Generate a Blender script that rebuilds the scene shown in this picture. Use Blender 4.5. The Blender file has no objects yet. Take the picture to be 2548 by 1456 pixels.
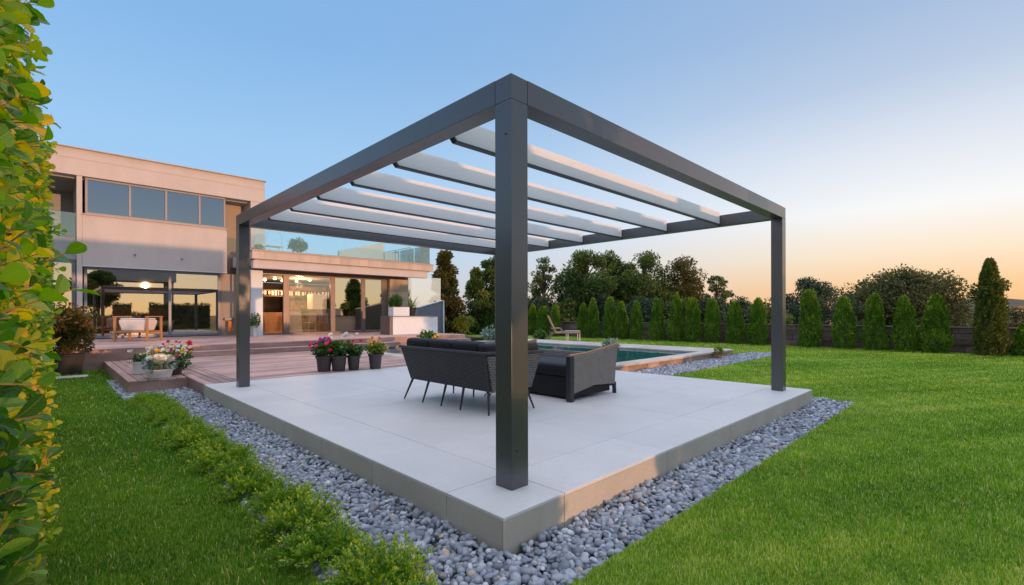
import bpy, math, random
import numpy as np
from mathutils import Vector
R = math.radians
random.seed(7); rng = np.random.default_rng(7)
S = bpy.context.scene
COL = S.collection

# ------------------------------------------------------------ survey helpers (metres; X, Y along the pergola's two sides)
F_, CX, HY, EYE = 1183., 1274., 780., 1.35
def gp(x, y, z=0.0):
    d = F_*(EYE-z)/(y-HY); l = (x-CX)/F_*d
    return l*.7145+d*.6997, -l*.6997+d*.7145
def xat(x, Y):
    r = (x-CX)/F_; d = Y/(.7145-.6997*r); return d*(.6997+.7145*r)
def yat(x, X):
    r = (x-CX)/F_; d = X/(.6997+.7145*r); return d*(.7145-.6997*r)
def at(x, D):
    l = (x-CX)/F_*D; return l*.7145+D*.6997, -l*.6997+D*.7145
def dep(X, Y): return X*.6997+Y*.7145
def zat(y, D): return EYE+(HY-y)/F_*D

# ------------------------------------------------------------ object helpers
def tag(o, label=None, cat=None, group=None, kind=None):
    if label: o['label'] = label
    if cat: o['category'] = cat
    if group: o['group'] = group
    if kind: o['kind'] = kind
    return o
def empty(name, loc, label, cat, group=None, rz=0):
    o = bpy.data.objects.new(name, None); COL.objects.link(o)
    o.location = loc; o.rotation_euler = (0, 0, rz); o.empty_display_size = .2
    return tag(o, label, cat, group)
def copy_tree(o, parent=None):
    c = o.copy(); COL.objects.link(c)
    if parent is not None: c.parent = parent
    for ch in [k for k in bpy.data.objects if k.parent == o]: copy_tree(ch, c)
    return c
def np_mesh(name, V, Fc, mat, parent=None, tint=None, smooth=False, world=True, extra=None):
    V = np.asarray(V, np.float32).copy(); Fc = np.asarray(Fc, np.int32)
    if parent is not None and world:
        l = parent.location; V -= np.array([l.x, l.y, l.z], np.float32)
        if parent.parent is not None:
            l = parent.parent.location; V -= np.array([l.x, l.y, l.z], np.float32)
    me = bpy.data.meshes.new(name)
    n, k = Fc.shape
    me.vertices.add(len(V)); me.vertices.foreach_set('co', V.ravel())
    me.loops.add(n*k); me.loops.foreach_set('vertex_index', Fc.ravel())
    me.polygons.add(n); me.polygons.foreach_set('loop_start', np.arange(n, dtype=np.int32)*k)
    if smooth: me.polygons.foreach_set('use_smooth', np.ones(n, bool))
    if tint is not None:
        a = me.attributes.new('tint', 'FLOAT', 'POINT'); a.data.foreach_set('value', np.asarray(tint, np.float32))
    for k_, v_ in (extra or {}).items():
        a = me.attributes.new(k_, 'FLOAT', 'POINT'); a.data.foreach_set('value', np.asarray(v_, np.float32))
    me.update(calc_edges=True); me.validate()
    me.materials.append(mat)
    o = bpy.data.objects.new(name, me); COL.objects.link(o)
    if parent is not None: o.parent = parent
    return o

class MB:
    def __init__(s): s.v = []; s.f = []; s.t = []
    def add(s, vs, fs, t=.5):
        b = len(s.v); s.v += [tuple(p) for p in vs]; s.f += [tuple(i+b for i in f) for f in fs]; s.t += [t]*len(vs)
        return s
    def box(s, x0, x1, y0, y1, z0, z1, t=.5):
        return s.add([(x0,y0,z0),(x1,y0,z0),(x1,y1,z0),(x0,y1,z0),(x0,y0,z1),(x1,y0,z1),(x1,y1,z1),(x0,y1,z1)],
                     [(0,3,2,1),(4,5,6,7),(0,1,5,4),(1,2,6,5),(2,3,7,6),(3,0,4,7)], t)
    def hexa(s, lo, hi, t=.5):     # lo, hi: four corners each, counter-clockwise seen from above
        return s.add(list(lo)+list(hi), [(0,3,2,1),(4,5,6,7),(0,1,5,4),(1,2,6,5),(2,3,7,6),(3,0,4,7)], t)
    def prism(s, pts, a, b, axis='y', t=.5):   # polygon pts (2-D) extruded along axis from a to b
        n = len(pts)
        def P(p, q): return {'y': (p[0], q, p[1]), 'x': (q, p[0], p[1]), 'z': (p[0], p[1], q)}[axis]
        vs = [P(p, a) for p in pts]+[P(p, b) for p in pts]
        return s.add(vs, [tuple(range(n))[::-1], tuple(range(n, 2*n))]+[(i, (i+1) % n, n+(i+1) % n, n+i) for i in range(n)], t)
    def bar(s, p, q, w, h=None, t=.5):
        p = Vector(p); q = Vector(q); d = (q-p).normalized(); h = h or w
        up = Vector((0,0,1)) if abs(d.z) < .9 else Vector((1,0,0))
        a = d.cross(up).normalized(); b = a.cross(d).normalized()
        r = [a*sx*w/2+b*sy*h/2 for sx, sy in ((-1,-1),(1,-1),(1,1),(-1,1))]
        return s.add([p+k for k in r]+[q+k for k in r], [(0,3,2,1),(4,5,6,7),(0,1,5,4),(1,2,6,5),(2,3,7,6),(3,0,4,7)], t)
    def tube(s, pts, rad, n=8, t=.5):
        pts = [Vector(p) for p in pts]; m = len(pts)
        rr = rad if isinstance(rad, (list, tuple)) else [rad]*m
        vs = []; fs = []
        for i, p in enumerate(pts):
            d = (pts[min(i+1, m-1)]-pts[max(i-1, 0)]).normalized()
            up = Vector((0,0,1)) if abs(d.z) < .9 else Vector((1,0,0))
            a = d.cross(up).normalized(); b = a.cross(d).normalized()
            for k in range(n):
                c = 2*math.pi*k/n; vs.append(p+(a*math.cos(c)+b*math.sin(c))*rr[i])
        for i in range(m-1):
            for k in range(n):
                fs.append((i*n+k, i*n+(k+1) % n, (i+1)*n+(k+1) % n, (i+1)*n+k))
        fs.append(tuple(range(n))[::-1]); fs.append(tuple(range((m-1)*n, m*n)))
        return s.add(vs, fs, t)
    def lathe(s, prof, c=(0,0,0), n=20, t=.5):
        vs = []; fs = []; m = len(prof)
        for r, z in prof:
            for k in range(n):
                a = 2*math.pi*k/n; vs.append((c[0]+r*math.cos(a), c[1]+r*math.sin(a), c[2]+z))
        for i in range(m-1):
            for k in range(n): fs.append((i*n+k, i*n+(k+1) % n, (i+1)*n+(k+1) % n, (i+1)*n+k))
        fs.append(tuple(range(n))[::-1]); fs.append(tuple(range((m-1)*n, m*n)))
        return s.add(vs, fs, t)
    def build(s, name, mat, parent=None, bevel=0, seg=2, smooth=False, world=True, sub=0):
        off = Vector((0,0,0))
        if parent is not None and world:
            off = Vector(parent.location)
            if parent.parent is not None: off = off+Vector(parent.parent.location)
        me = bpy.data.meshes.new(name)
        me.from_pydata([(p[0]-off.x, p[1]-off.y, p[2]-off.z) for p in s.v], [], s.f)
        a = me.attributes.new('tint', 'FLOAT', 'POINT'); a.data.foreach_set('value', s.t)
        me.materials.append(mat)
        if smooth: me.polygons.foreach_set('use_smooth', [True]*len(me.polygons))
        me.update()
        o = bpy.data.objects.new(name, me); COL.objects.link(o)
        if parent is not None: o.parent = parent
        if bevel:
            m = o.modifiers.new('bevel', 'BEVEL'); m.width = bevel; m.segments = seg; m.limit_method = 'ANGLE'; m.angle_limit = R(40)
        if sub:
            m = o.modifiers.new('sub', 'SUBSURF'); m.levels = m.render_levels = sub
        return o

# ------------------------------------------------------------ materials
def nodes(name):
    m = bpy.data.materials.new(name); m.use_nodes = True
    nt = m.node_tree; return m, nt, nt.nodes['Principled BSDF']
def N(nt, typ, **kw):
    n = nt.nodes.new(typ)
    for k, v in kw.items(): setattr(n, k, v)
    return n
def ramp(nt, stops, src=None, interp='LINEAR'):
    r = N(nt, 'ShaderNodeValToRGB'); r.color_ramp.interpolation = interp
    e = r.color_ramp.elements
    while len(e) < len(stops): e.new(.5)
    for q, (p, c) in zip(e, stops): q.position = p; q.color = (*c, 1)
    if src is not None: nt.links.new(src, r.inputs[0])
    return r
def coords(nt, scale=(1,1,1), kind='Object'):
    tc = N(nt, 'ShaderNodeTexCoord'); mp = N(nt, 'ShaderNodeMapping'); mp.inputs['Scale'].default_value = scale
    nt.links.new(tc.outputs[kind], mp.inputs[0]); return mp.outputs[0]
def noise(nt, vec, scale, detail=4, rough=.6):
    n = N(nt, 'ShaderNodeTexNoise'); n.inputs['Scale'].default_value = scale
    n.inputs['Detail'].default_value = detail; n.inputs['Roughness'].default_value = rough
    nt.links.new(vec, n.inputs['Vector']); return n
def bump(nt, h, strength, dist, bsdf, prev=None):
    b = N(nt, 'ShaderNodeBump'); b.inputs['Strength'].default_value = strength; b.inputs['Distance'].default_value = dist
    nt.links.new(h, b.inputs['Height'])
    if prev: nt.links.new(prev.outputs[0], b.inputs['Normal'])
    nt.links.new(b.outputs[0], bsdf.inputs['Normal']); return b
def surf(name, c0, c1, scale=3., rough=.7, metal=0, bs=None, bstr=.3, bdist=.004, stretch=(1,1,1), tint=0, spec=.5, detail=5, speck=None):
    m, nt, b = nodes(name); L = nt.links.new
    v = coords(nt, stretch); n = noise(nt, v, scale, detail)
    r = ramp(nt, [(.3, c0), (.7, c1)], n.outputs[0]); out = r.outputs[0]
    if tint:
        a = N(nt, 'ShaderNodeAttribute', attribute_name='tint')
        mr = N(nt, 'ShaderNodeMapRange'); mr.inputs[3].default_value = 1-tint; mr.inputs[4].default_value = 1+tint
        L(a.outputs['Fac'], mr.inputs[0])
        mx = N(nt, 'ShaderNodeVectorMath', operation='SCALE'); L(out, mx.inputs[0]); L(mr.outputs[0], mx.inputs['Scale']); out = mx.outputs[0]
    if speck:
        n2 = noise(nt, v, speck[0], 2); r2 = ramp(nt, [(.60, (0,0,0)), (.66, (1,1,1))], n2.outputs[0])
        mx = N(nt, 'ShaderNodeMix', data_type='RGBA'); L(r2.outputs[0], mx.inputs[0]); L(out, mx.inputs[6]); mx.inputs[7].default_value = (*speck[1], 1); out = mx.outputs[2]
    L(out, b.inputs['Base Color'])
    b.inputs['Roughness'].default_value = rough; b.inputs['Metallic'].default_value = metal
    b.inputs['Specular IOR Level'].default_value = spec
    if bs:
        n3 = noise(nt, v, bs, 4); bump(nt, n3.outputs[0], bstr, bdist, b)
    return m
def translucent(m, fac, col):
    nt = m.node_tree; b = nt.nodes['Principled BSDF']; tr = N(nt, 'ShaderNodeBsdfTranslucent'); tr.inputs['Color'].default_value = (*col, 1)
    mx = N(nt, 'ShaderNodeMixShader'); mx.inputs[0].default_value = fac; nt.links.new(b.outputs[0], mx.inputs[1]); nt.links.new(tr.outputs[0], mx.inputs[2]); nt.links.new(mx.outputs[0], nt.nodes['Material Output'].inputs[0])
def streaks(m, amt=.16):
    nt = m.node_tree; L = nt.links.new; b = nt.nodes['Principled BSDF']; src = b.inputs['Base Color'].links[0].from_socket
    n = noise(nt, coords(nt, (1.4, 1.4, .25)), 1.3, 5, .65); r = ramp(nt, [(.38, (1-amt,)*3), (.62, (1+amt*.25,)*3)], n.outputs[0])
    mx = N(nt, 'ShaderNodeMix', data_type='RGBA', blend_type='MULTIPLY'); mx.inputs[0].default_value = 1; L(src, mx.inputs[6]); L(r.outputs[0], mx.inputs[7]); L(mx.outputs[2], b.inputs['Base Color'])
def leafmat(name, stops, rough=.5, trans=.35, spec=.35, vein=0):
    m, nt, b = nodes(name); L = nt.links.new
    a = N(nt, 'ShaderNodeAttribute', attribute_name='tint')
    r = ramp(nt, stops, a.outputs['Fac'])
    L(r.outputs[0], b.inputs['Base Color']); b.inputs['Roughness'].default_value = rough
    b.inputs['Specular IOR Level'].default_value = spec
    if vein:
        v = coords(nt); n = noise(nt, v, vein, 3); bump(nt, n.outputs[0], .35, .004, b)
        hs = N(nt, 'ShaderNodeHueSaturation'); mr = N(nt, 'ShaderNodeMapRange'); mr.inputs[3].default_value = .75; mr.inputs[4].default_value = 1.25
        n2 = noise(nt, v, vein*.4, 2); L(n2.outputs[0], mr.inputs[0]); L(mr.outputs[0], hs.inputs['Value']); L(r.outputs[0], hs.inputs['Color']); L(hs.outputs[0], b.inputs['Base Color'])
    tr = N(nt, 'ShaderNodeBsdfTranslucent'); br = N(nt, 'ShaderNodeHueSaturation'); br.inputs['Value'].default_value = 1.5; br.inputs['Saturation'].default_value = 1.1
    L(r.outputs[0], br.inputs['Color']); L(br.outputs[0], tr.inputs['Color'])
    mx = N(nt, 'ShaderNodeMixShader'); mx.inputs[0].default_value = trans
    L(b.outputs[0], mx.inputs[1]); L(tr.outputs[0], mx.inputs[2]); L(mx.outputs[0], nt.nodes['Material Output'].inputs[0])
    return m
def glassmat(name, refl=.35, fres=1.0, tint=(.6,.6,.6), gl=(1,1,1), wob=0.0, rough=0.0):
    m, nt, b = nodes(name); L = nt.links.new; nt.nodes.remove(b)
    g = N(nt, 'ShaderNodeBsdfGlossy'); g.inputs['Roughness'].default_value = rough; g.inputs['Color'].default_value = (*gl, 1)
    t = N(nt, 'ShaderNodeBsdfTransparent'); t.inputs['Color'].default_value = (*tint, 1)
    fr = N(nt, 'ShaderNodeFresnel'); fr.inputs['IOR'].default_value = 1.5
    ma = N(nt, 'ShaderNodeMath', operation='MULTIPLY_ADD', use_clamp=True); L(fr.outputs[0], ma.inputs[0]); ma.inputs[1].default_value = fres; ma.inputs[2].default_value = refl
    mx = N(nt, 'ShaderNodeMixShader'); L(ma.outputs[0], mx.inputs[0]); L(t.outputs[0], mx.inputs[1]); L(g.outputs[0], mx.inputs[2])
    if wob:
        v = coords(nt); n = noise(nt, v, .7, 1); bp = N(nt, 'ShaderNodeBump'); bp.inputs['Strength'].default_value = wob; bp.inputs['Distance'].default_value = .01
        L(n.outputs[0], bp.inputs['Height']); L(bp.outputs[0], g.inputs['Normal'])
    L(mx.outputs[0], nt.nodes['Material Output'].inputs[0]); return m
def glow(name, c, s):
    m, nt, b = nodes(name); b.inputs['Base Color'].default_value = (*c, 1)
    b.inputs['Emission Color'].default_value = (*c, 1); b.inputs['Emission Strength'].default_value = s; return m

M = {}
M['alu'] = surf('graphite powder coated aluminium', (.072,.073,.082), (.084,.085,.094), 2, .27, .30, 900, .08, .0005, spec=1.0)
M['alu_dark'] = surf('dark profile', (.035,.038,.045), (.05,.052,.06), 4, .4, .3)
M['slat'] = surf('white slat', (.83,.83,.84), (.88,.88,.89), 3, .55, 0, 500, .1, .0006)
M['frame'] = surf('slate window frame', (.13,.15,.20), (.16,.18,.23), 3, .42, .15)
M['stucco'] = surf('blush stucco', (.53,.472,.452), (.58,.52,.50), 1.3, .85, 0, 120, .35, .004, speck=(28, (.52,.465,.445)))
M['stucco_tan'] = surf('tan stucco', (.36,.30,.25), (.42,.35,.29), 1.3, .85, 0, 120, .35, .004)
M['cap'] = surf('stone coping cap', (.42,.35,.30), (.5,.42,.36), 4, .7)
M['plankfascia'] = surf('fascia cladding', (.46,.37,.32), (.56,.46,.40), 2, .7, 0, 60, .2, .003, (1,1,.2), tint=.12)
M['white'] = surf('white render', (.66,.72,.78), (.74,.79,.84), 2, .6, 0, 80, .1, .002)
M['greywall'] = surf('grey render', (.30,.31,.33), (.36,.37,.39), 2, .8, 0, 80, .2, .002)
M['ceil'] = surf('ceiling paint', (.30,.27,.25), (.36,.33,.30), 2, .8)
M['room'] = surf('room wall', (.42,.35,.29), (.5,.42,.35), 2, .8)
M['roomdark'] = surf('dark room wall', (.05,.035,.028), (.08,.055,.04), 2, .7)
M['floor_in'] = surf('room floor', (.14,.09,.06), (.2,.13,.09), 5, .3, stretch=(1,.1,1))
M['cabinet'] = surf('walnut cabinet', (.14,.06,.03), (.22,.10,.05), 6, .45, stretch=(1,1,.2))
M['curtain'] = surf('curtain', (.6,.58,.54), (.72,.7,.66), 9, .9, stretch=(6,6,.1))
M['glass_low'] = glassmat('reflective door glass', .32, 1.1, (.72,.66,.60), (.92,.9,.88), rough=.005)
M['glass_up'] = glassmat('blue tinted glass', .30, .9, (.22,.26,.32), (.50,.66,.86))
M['glass_wing'] = glassmat('clear door glass', .10, 1.0, (.78,.74,.70))
M['glass_mirror'] = glassmat('mirror door glass', .52, 1.0, (.42,.40,.36), (.98,.9,.7))
M['glass_rail'] = glassmat('balustrade glass', .08, .9, (.82,.95,.96), (.9,1,1))
M['glass_screen'] = glassmat('pale screen glass', .42, 1.0, (.92,.93,.95), (1,1,1))
M['bronze'] = surf('bronze frame', (.16,.13,.13), (.2,.165,.16), 3, .4, .4)
M['bulb'] = glow('lit lamp', (1,.66,.32), 14)
M['shade'] = glow('lit lamp shade', (1,.74,.5), .55)
M['sofa_leather'] = surf('dark cushion', (.007,.007,.009), (.015,.014,.017), 7, .55, 0, 26, .6, .012, spec=.3)
M['darkmetal'] = surf('dark leg metal', (.03,.032,.038), (.045,.046,.052), 5, .45, .4)
M['blackplastic'] = surf('black plastic pot', (.012,.012,.015), (.022,.022,.026), 5, .65, 0)
M['bluepot'] = surf('ribbed dark pot', (.03,.03,.04), (.075,.055,.052), 3, .5, 0, 20, .3, .003, (1,1,.1))
M['whitepot'] = surf('white ceramic', (.62,.63,.66), (.74,.74,.76), 4, .35)
M['terracotta'] = surf('terracotta', (.42,.17,.08), (.5,.22,.11), 8, .75)
M['teak'] = surf('teak', (.38,.18,.08), (.5,.25,.11), 14, .5, stretch=(1,1,.15))
M['bark'] = surf('bark', (.06,.042,.03), (.12,.09,.07), 14, .9, 0, 30, .8, .02, (1,1,.25))
M['twig'] = surf('hedge twig', (.16,.12,.04), (.30,.17,.06), 20, .7)
M['soil'] = surf('soil', (.03,.02,.014), (.06,.04,.028), 20, .95, 0, 40, .8, .01)
M['sling'] = surf('lounger fabric', (.30,.20,.17), (.36,.25,.21), 60, .8, 0, 200, .3, .002)
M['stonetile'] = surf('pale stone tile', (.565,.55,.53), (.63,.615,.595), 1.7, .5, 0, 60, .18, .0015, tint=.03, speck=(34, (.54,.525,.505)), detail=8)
M['slabside'] = surf('pale concrete face', (.40,.365,.31), (.48,.445,.39), 2.4, .75, 0, 80, .25, .002, tint=.05, speck=(60, (.40,.37,.33)), detail=8)  # slightly darkened and warmed: some of the left face's shade is in the colour
M['joint'] = surf('grey joint', (.20,.19,.18), (.24,.23,.22), 8, .9)
M['coping'] = surf('pool coping stone', (.42,.36,.31), (.58,.51,.46), 2.5, .6, 0, 40, .3, .003, (.5,1,1), tint=.12)
M['poolwall'] = surf('pool edge stone', (.26,.16,.10), (.48,.33,.24), 5, .8, 0, 30, .6, .01, (.4,1,1), tint=.25)
M['earth'] = surf('soil under stones', (.03,.03,.032), (.05,.05,.052), 20, .95)
M['hill'] = surf('wooded hillside', (.035,.038,.022), (.11,.085,.05), .12, .95, 0, .3, 1, 1, detail=10)
M['house_far'] = surf('far rendered wall', (.5,.44,.38), (.62,.56,.5), .6, .85)
M['roof_far'] = surf('far roof', (.24,.13,.09), (.34,.2,.14), .8, .85)
M['bench_white'] = surf('white shell seat', (.66,.60,.56), (.74,.69,.65), 5, .45)
M['sun_block'] = surf('added canopy render', (.4,.37,.33), (.46,.43,.39), 1, .85)

for k_ in ('stucco', 'stucco_tan', 'slabside', 'plankfascia', 'greywall'): streaks(M[k_], .05)

translucent(M['slat'], .35, (.9,.9,.92))

def boards(name, c0, c1, axis, rough=.62):
    st = (.35, 5, 1) if axis == 'x' else (5, .35, 1)
    m, nt, b = nodes(name); L = nt.links.new
    v = coords(nt, st); n = noise(nt, v, 3.2, 7, .65); r = ramp(nt, [(.25, c0), (.72, c1)], n.outputs[0])
    v2 = coords(nt, (1,1,1)); n2 = noise(nt, v2, .8, 3); r2 = ramp(nt, [(.35, (.72,.70,.72)), (.7, (1.15,1.08,1.05))], n2.outputs[0])
    mu = N(nt, 'ShaderNodeMix', data_type='RGBA', blend_type='MULTIPLY'); mu.inputs[0].default_value = 1
    L(r.outputs[0], mu.inputs[6]); L(r2.outputs[0], mu.inputs[7])
    a = N(nt, 'ShaderNodeAttribute', attribute_name='tint'); mr = N(nt, 'ShaderNodeMapRange'); mr.inputs[3].default_value = .68; mr.inputs[4].default_value = 1.32
    L(a.outputs['Fac'], mr.inputs[0]); sc = N(nt, 'ShaderNodeVectorMath', operation='SCALE'); L(mu.outputs[2], sc.inputs[0]); L(mr.outputs[0], sc.inputs['Scale'])
    L(sc.outputs[0], b.inputs['Base Color']); b.inputs['Roughness'].default_value = rough
    bump(nt, n.outputs[0], .35, .004, b); return m
M['deck_x'] = boards('weathered deck boards', (.27,.155,.13), (.62,.42,.365), 'x')
M['deck_y'] = boards('weathered deck boards lengthwise', (.27,.155,.13), (.62,.42,.365), 'y')

def wicker(name, c0, c1, sy=70, sx=18, axis='y', rough=.6):
    m, nt, b = nodes(name); L = nt.links.new
    v = coords(nt); sp = N(nt, 'ShaderNodeSeparateXYZ'); L(v, sp.inputs[0])
    h = sp.outputs[0] if axis == 'x' else sp.outputs[1]
    def sn(src, k, ph=None):
        mm = N(nt, 'ShaderNodeMath', operation='MULTIPLY'); L(src, mm.inputs[0]); mm.inputs[1].default_value = k
        if ph is not None:
            ad = N(nt, 'ShaderNodeMath', operation='ADD'); L(mm.outputs[0], ad.inputs[0]); L(ph, ad.inputs[1]); mm = ad
        s = N(nt, 'ShaderNodeMath', operation='SINE'); L(mm.outputs[0], s.inputs[0]); return s.outputs[0]
    rows = sn(sp.outputs[2], 2*math.pi*sy); 
    ph = N(nt, 'ShaderNodeMath', operation='MULTIPLY'); 
    rz = sn(sp.outputs[2], math.pi*sy); sg = N(nt, 'ShaderNodeMath', operation='SIGN'); L(rz, sg.inputs[0]); L(sg.outputs[0], ph.inputs[0]); ph.inputs[1].default_value = math.pi/2
    cols = sn(h, 2*math.pi*sx, ph.outputs[0])
    ml = N(nt, 'ShaderNodeMath', operation='MULTIPLY_ADD'); L(rows, ml.inputs[0]); ml.inputs[1].default_value = .25; ml.inputs[2].default_value = .5
    m2 = N(nt, 'ShaderNodeMath', operation='MULTIPLY_ADD'); L(cols, m2.inputs[0]); m2.inputs[1].default_value = .22; L(ml.outputs[0], m2.inputs[2])
    n = noise(nt, v, 9, 4); m3 = N(nt, 'ShaderNodeMath', operation='MULTIPLY_ADD'); L(n.outputs[0], m3.inputs[0]); m3.inputs[1].default_value = .5; L(m2.outputs[0], m3.inputs[2])
    r = ramp(nt, [(.35, c0), (1.0, c1)], m3.outputs[0]); L(r.outputs[0], b.inputs['Base Color'])
    b.inputs['Roughness'].default_value = rough; bump(nt, m2.outputs[0], .8, .006, b); return m
M['wicker_dark'] = wicker('dark woven rattan', (.006,.006,.008), (.032,.030,.032), 40, 7)
M['wicker_side'] = wicker('grey woven rattan', (.03,.028,.028), (.17,.155,.15), 34, 20, 'x')
M['wicker_brown'] = wicker('brown grey woven rattan', (.10,.085,.078), (.27,.235,.215), 70, 12, 'x')

def ground_mat(name, c0, c1, c2, sc=3):
    m, nt, b = nodes(name); L = nt.links.new; v = coords(nt)
    n = noise(nt, v, sc, 8, .7); n2 = noise(nt, v, .35, 3)
    r = ramp(nt, [(.3, c0), (.68, c1)], n.outputs[0]); r2 = ramp(nt, [(.4, (0,0,0)), (.7, (1,1,1))], n2.outputs[0])
    mx = N(nt, 'ShaderNodeMix', data_type='RGBA'); ms = N(nt, 'ShaderNodeMath', operation='MULTIPLY'); L(r2.outputs[0], ms.inputs[0]); ms.inputs[1].default_value = .55
    L(ms.outputs[0], mx.inputs[0]); L(r.outputs[0], mx.inputs[6]); mx.inputs[7].default_value = (*c2, 1); L(mx.outputs[2], b.inputs['Base Color'])
    b.inputs['Roughness'].default_value = .9; b.inputs['Specular IOR Level'].default_value = .15
    n3 = noise(nt, v, 45, 4, .7); bump(nt, n3.outputs[0], .9, .03, b); return m
M['lawn'] = ground_mat('mown lawn', (.08,.15,.014), (.22,.32,.036), (.30,.34,.06), 9)
M['field'] = ground_mat('rough land', (.05,.06,.02), (.12,.11,.05), (.16,.13,.08), .3)

m, nt, b = nodes('pool water'); M['water'] = m
b.inputs['Base Color'].default_value = (.012,.115,.12, 1); b.inputs['Roughness'].default_value = .03; b.inputs['IOR'].default_value = 1.33
n = noise(nt, coords(nt, (1,1,1)), 3.2, 2, .5); bump(nt, n.outputs[0], .10, .02, b)

m, nt, b = nodes('golden stone wall'); M['goldstone'] = m
v = coords(nt); n = noise(nt, v, 4.5, 6, .7); r_ = ramp(nt, [(.35, (.10,.06,.02)), (.6, (.42,.27,.10)), (.75, (.6,.42,.2))], n.outputs[0]); nt.links.new(r_.outputs[0], b.inputs['Base Color']); bump(nt, n.outputs[0], .8, .05, b)

G3 = [(0, (.010,.030,.006)), (.5, (.028,.075,.012)), (.85, (.07,.13,.02)), (1, (.16,.16,.03))]
M['leaf_tree'] = leafmat('broadleaf foliage', [(0, (.022,.05,.012)), (.5, (.07,.13,.028)), (.85, (.17,.215,.045)), (1, (.36,.28,.06))], .6, .3)
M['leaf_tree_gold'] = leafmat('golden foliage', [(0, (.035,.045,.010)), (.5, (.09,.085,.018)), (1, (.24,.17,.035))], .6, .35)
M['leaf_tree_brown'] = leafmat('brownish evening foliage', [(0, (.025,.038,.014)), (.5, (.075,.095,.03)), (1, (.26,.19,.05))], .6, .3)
M['leaf_tree_blue'] = leafmat('blue green foliage', [(0, (.022,.045,.028)), (.5, (.05,.085,.05)), (1, (.12,.14,.06))], .6, .3)
M['leaf_thuja'] = leafmat('thuja foliage', [(0, (.02,.06,.008)), (.4, (.075,.175,.016)), (.72, (.21,.34,.03)), (1, (.60,.52,.05))], .6, .28)
M['leaf_big_thuja'] = leafmat('olive conifer foliage', [(0, (.035,.06,.012)), (.5, (.11,.14,.026)), (1, (.34,.29,.06))], .6, .28)
M['leaf_hedge'] = leafmat('glossy hedge leaf', [(0, (.022,.085,.012)), (.4, (.07,.22,.02)), (.62, (.20,.38,.03)), (.82, (.58,.50,.025)), (1, (.74,.42,.02))], .38, .45, .35, 60)  # yellow and gold stops also carry golden backlight put into the leaf colour
def ribbed():
    m = leafmat('ribbed glossy hedge leaf', [(0, (.022,.085,.012)), (.4, (.07,.22,.02)), (.62, (.20,.38,.03)), (.82, (.58,.50,.025)), (1, (.74,.42,.02))], .36, .45, .35, 45)  # gold stops repeat the backlight put into the hedge leaf colour
    nt = m.node_tree; L = nt.links.new; b = nt.nodes['Principled BSDF']
    au = N(nt, 'ShaderNodeAttribute', attribute_name='lu'); av = N(nt, 'ShaderNodeAttribute', attribute_name='lv')
    ab = N(nt, 'ShaderNodeMath', operation='ABSOLUTE'); L(av.outputs['Fac'], ab.inputs[0])
    rib = N(nt, 'ShaderNodeMapRange'); rib.inputs[1].default_value = .0; rib.inputs[2].default_value = .14; rib.inputs[3].default_value = 1; rib.inputs[4].default_value = 0; L(ab.outputs[0], rib.inputs[0])
    s1_ = N(nt, 'ShaderNodeMath', operation='MULTIPLY_ADD'); L(ab.outputs[0], s1_.inputs[0]); s1_.inputs[1].default_value = -14; 
    s0_ = N(nt, 'ShaderNodeMath', operation='MULTIPLY'); L(au.outputs['Fac'], s0_.inputs[0]); s0_.inputs[1].default_value = 46; L(s0_.outputs[0], s1_.inputs[2])
    sn_ = N(nt, 'ShaderNodeMath', operation='SINE'); L(s1_.outputs[0], sn_.inputs[0])
    vn = N(nt, 'ShaderNodeMapRange'); vn.inputs[1].default_value = .72; vn.inputs[2].default_value = 1; vn.inputs[4].default_value = .45; L(sn_.outputs[0], vn.inputs[0])
    mx_ = N(nt, 'ShaderNodeMath', operation='MAXIMUM'); L(rib.outputs[0], mx_.inputs[0]); L(vn.outputs[0], mx_.inputs[1])
    src = b.inputs['Base Color'].links[0].from_socket
    mc = N(nt, 'ShaderNodeMix', data_type='RGBA'); ms_ = N(nt, 'ShaderNodeMath', operation='MULTIPLY'); ms_.inputs[1].default_value = .32; L(mx_.outputs[0], ms_.inputs[0]); L(ms_.outputs[0], mc.inputs[0])
    L(src, mc.inputs[6]); mc.inputs[7].default_value = (.42,.50,.14,1); L(mc.outputs[2], b.inputs['Base Color'])
    pb_ = [n for n in nt.nodes if n.type == 'BUMP'][0]; bump(nt, mx_.outputs[0], .5, .002, b, pb_); return m
M['leaf_ribbed'] = ribbed()
M['leaf_cover'] = leafmat('ground shrub foliage', [(0, (.03,.08,.010)), (.45, (.13,.28,.024)), (.8, (.34,.46,.05)), (1, (.58,.46,.06))], .55, .3)
M['leaf_pot'] = leafmat('pot plant leaf', [(0, (.02,.06,.012)), (.5, (.05,.13,.022)), (1, (.15,.24,.04))], .45, .3, .4)
M['leaf_copper'] = leafmat('copper tinged leaf', [(0, (.045,.065,.012)), (.5, (.11,.11,.02)), (.8, (.26,.12,.02)), (1, (.42,.14,.03))], .45, .35, .4)
M['leaf_silver'] = leafmat('silvery leaf', [(0, (.10,.16,.12)), (1, (.34,.44,.36))], .55, .2)
M['leaf_lime'] = leafmat('lime leaf', [(0, (.06,.11,.015)), (1, (.25,.30,.05))], .5, .35)
M['grass'] = leafmat('grass blade', [(0, (.035,.12,.008)), (.35, (.12,.28,.016)), (.55, (.24,.40,.036)), (.8, (.44,.56,.08)), (1, (.70,.64,.28))], .5, .40, .3)
def petal(name, a, b_): return leafmat(name, [(0, a), (1, b_)], .5, .3)
M['p_pink'] = petal('pink petals', (.55,.02,.16), (.75,.05,.25)); M['p_red'] = petal('red petals', (.6,.02,.04), (.8,.06,.06))
M['p_white'] = petal('white petals', (.7,.66,.58), (.85,.82,.75)); M['p_magenta'] = petal('magenta petals', (.35,.02,.22), (.5,.1,.5))
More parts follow.
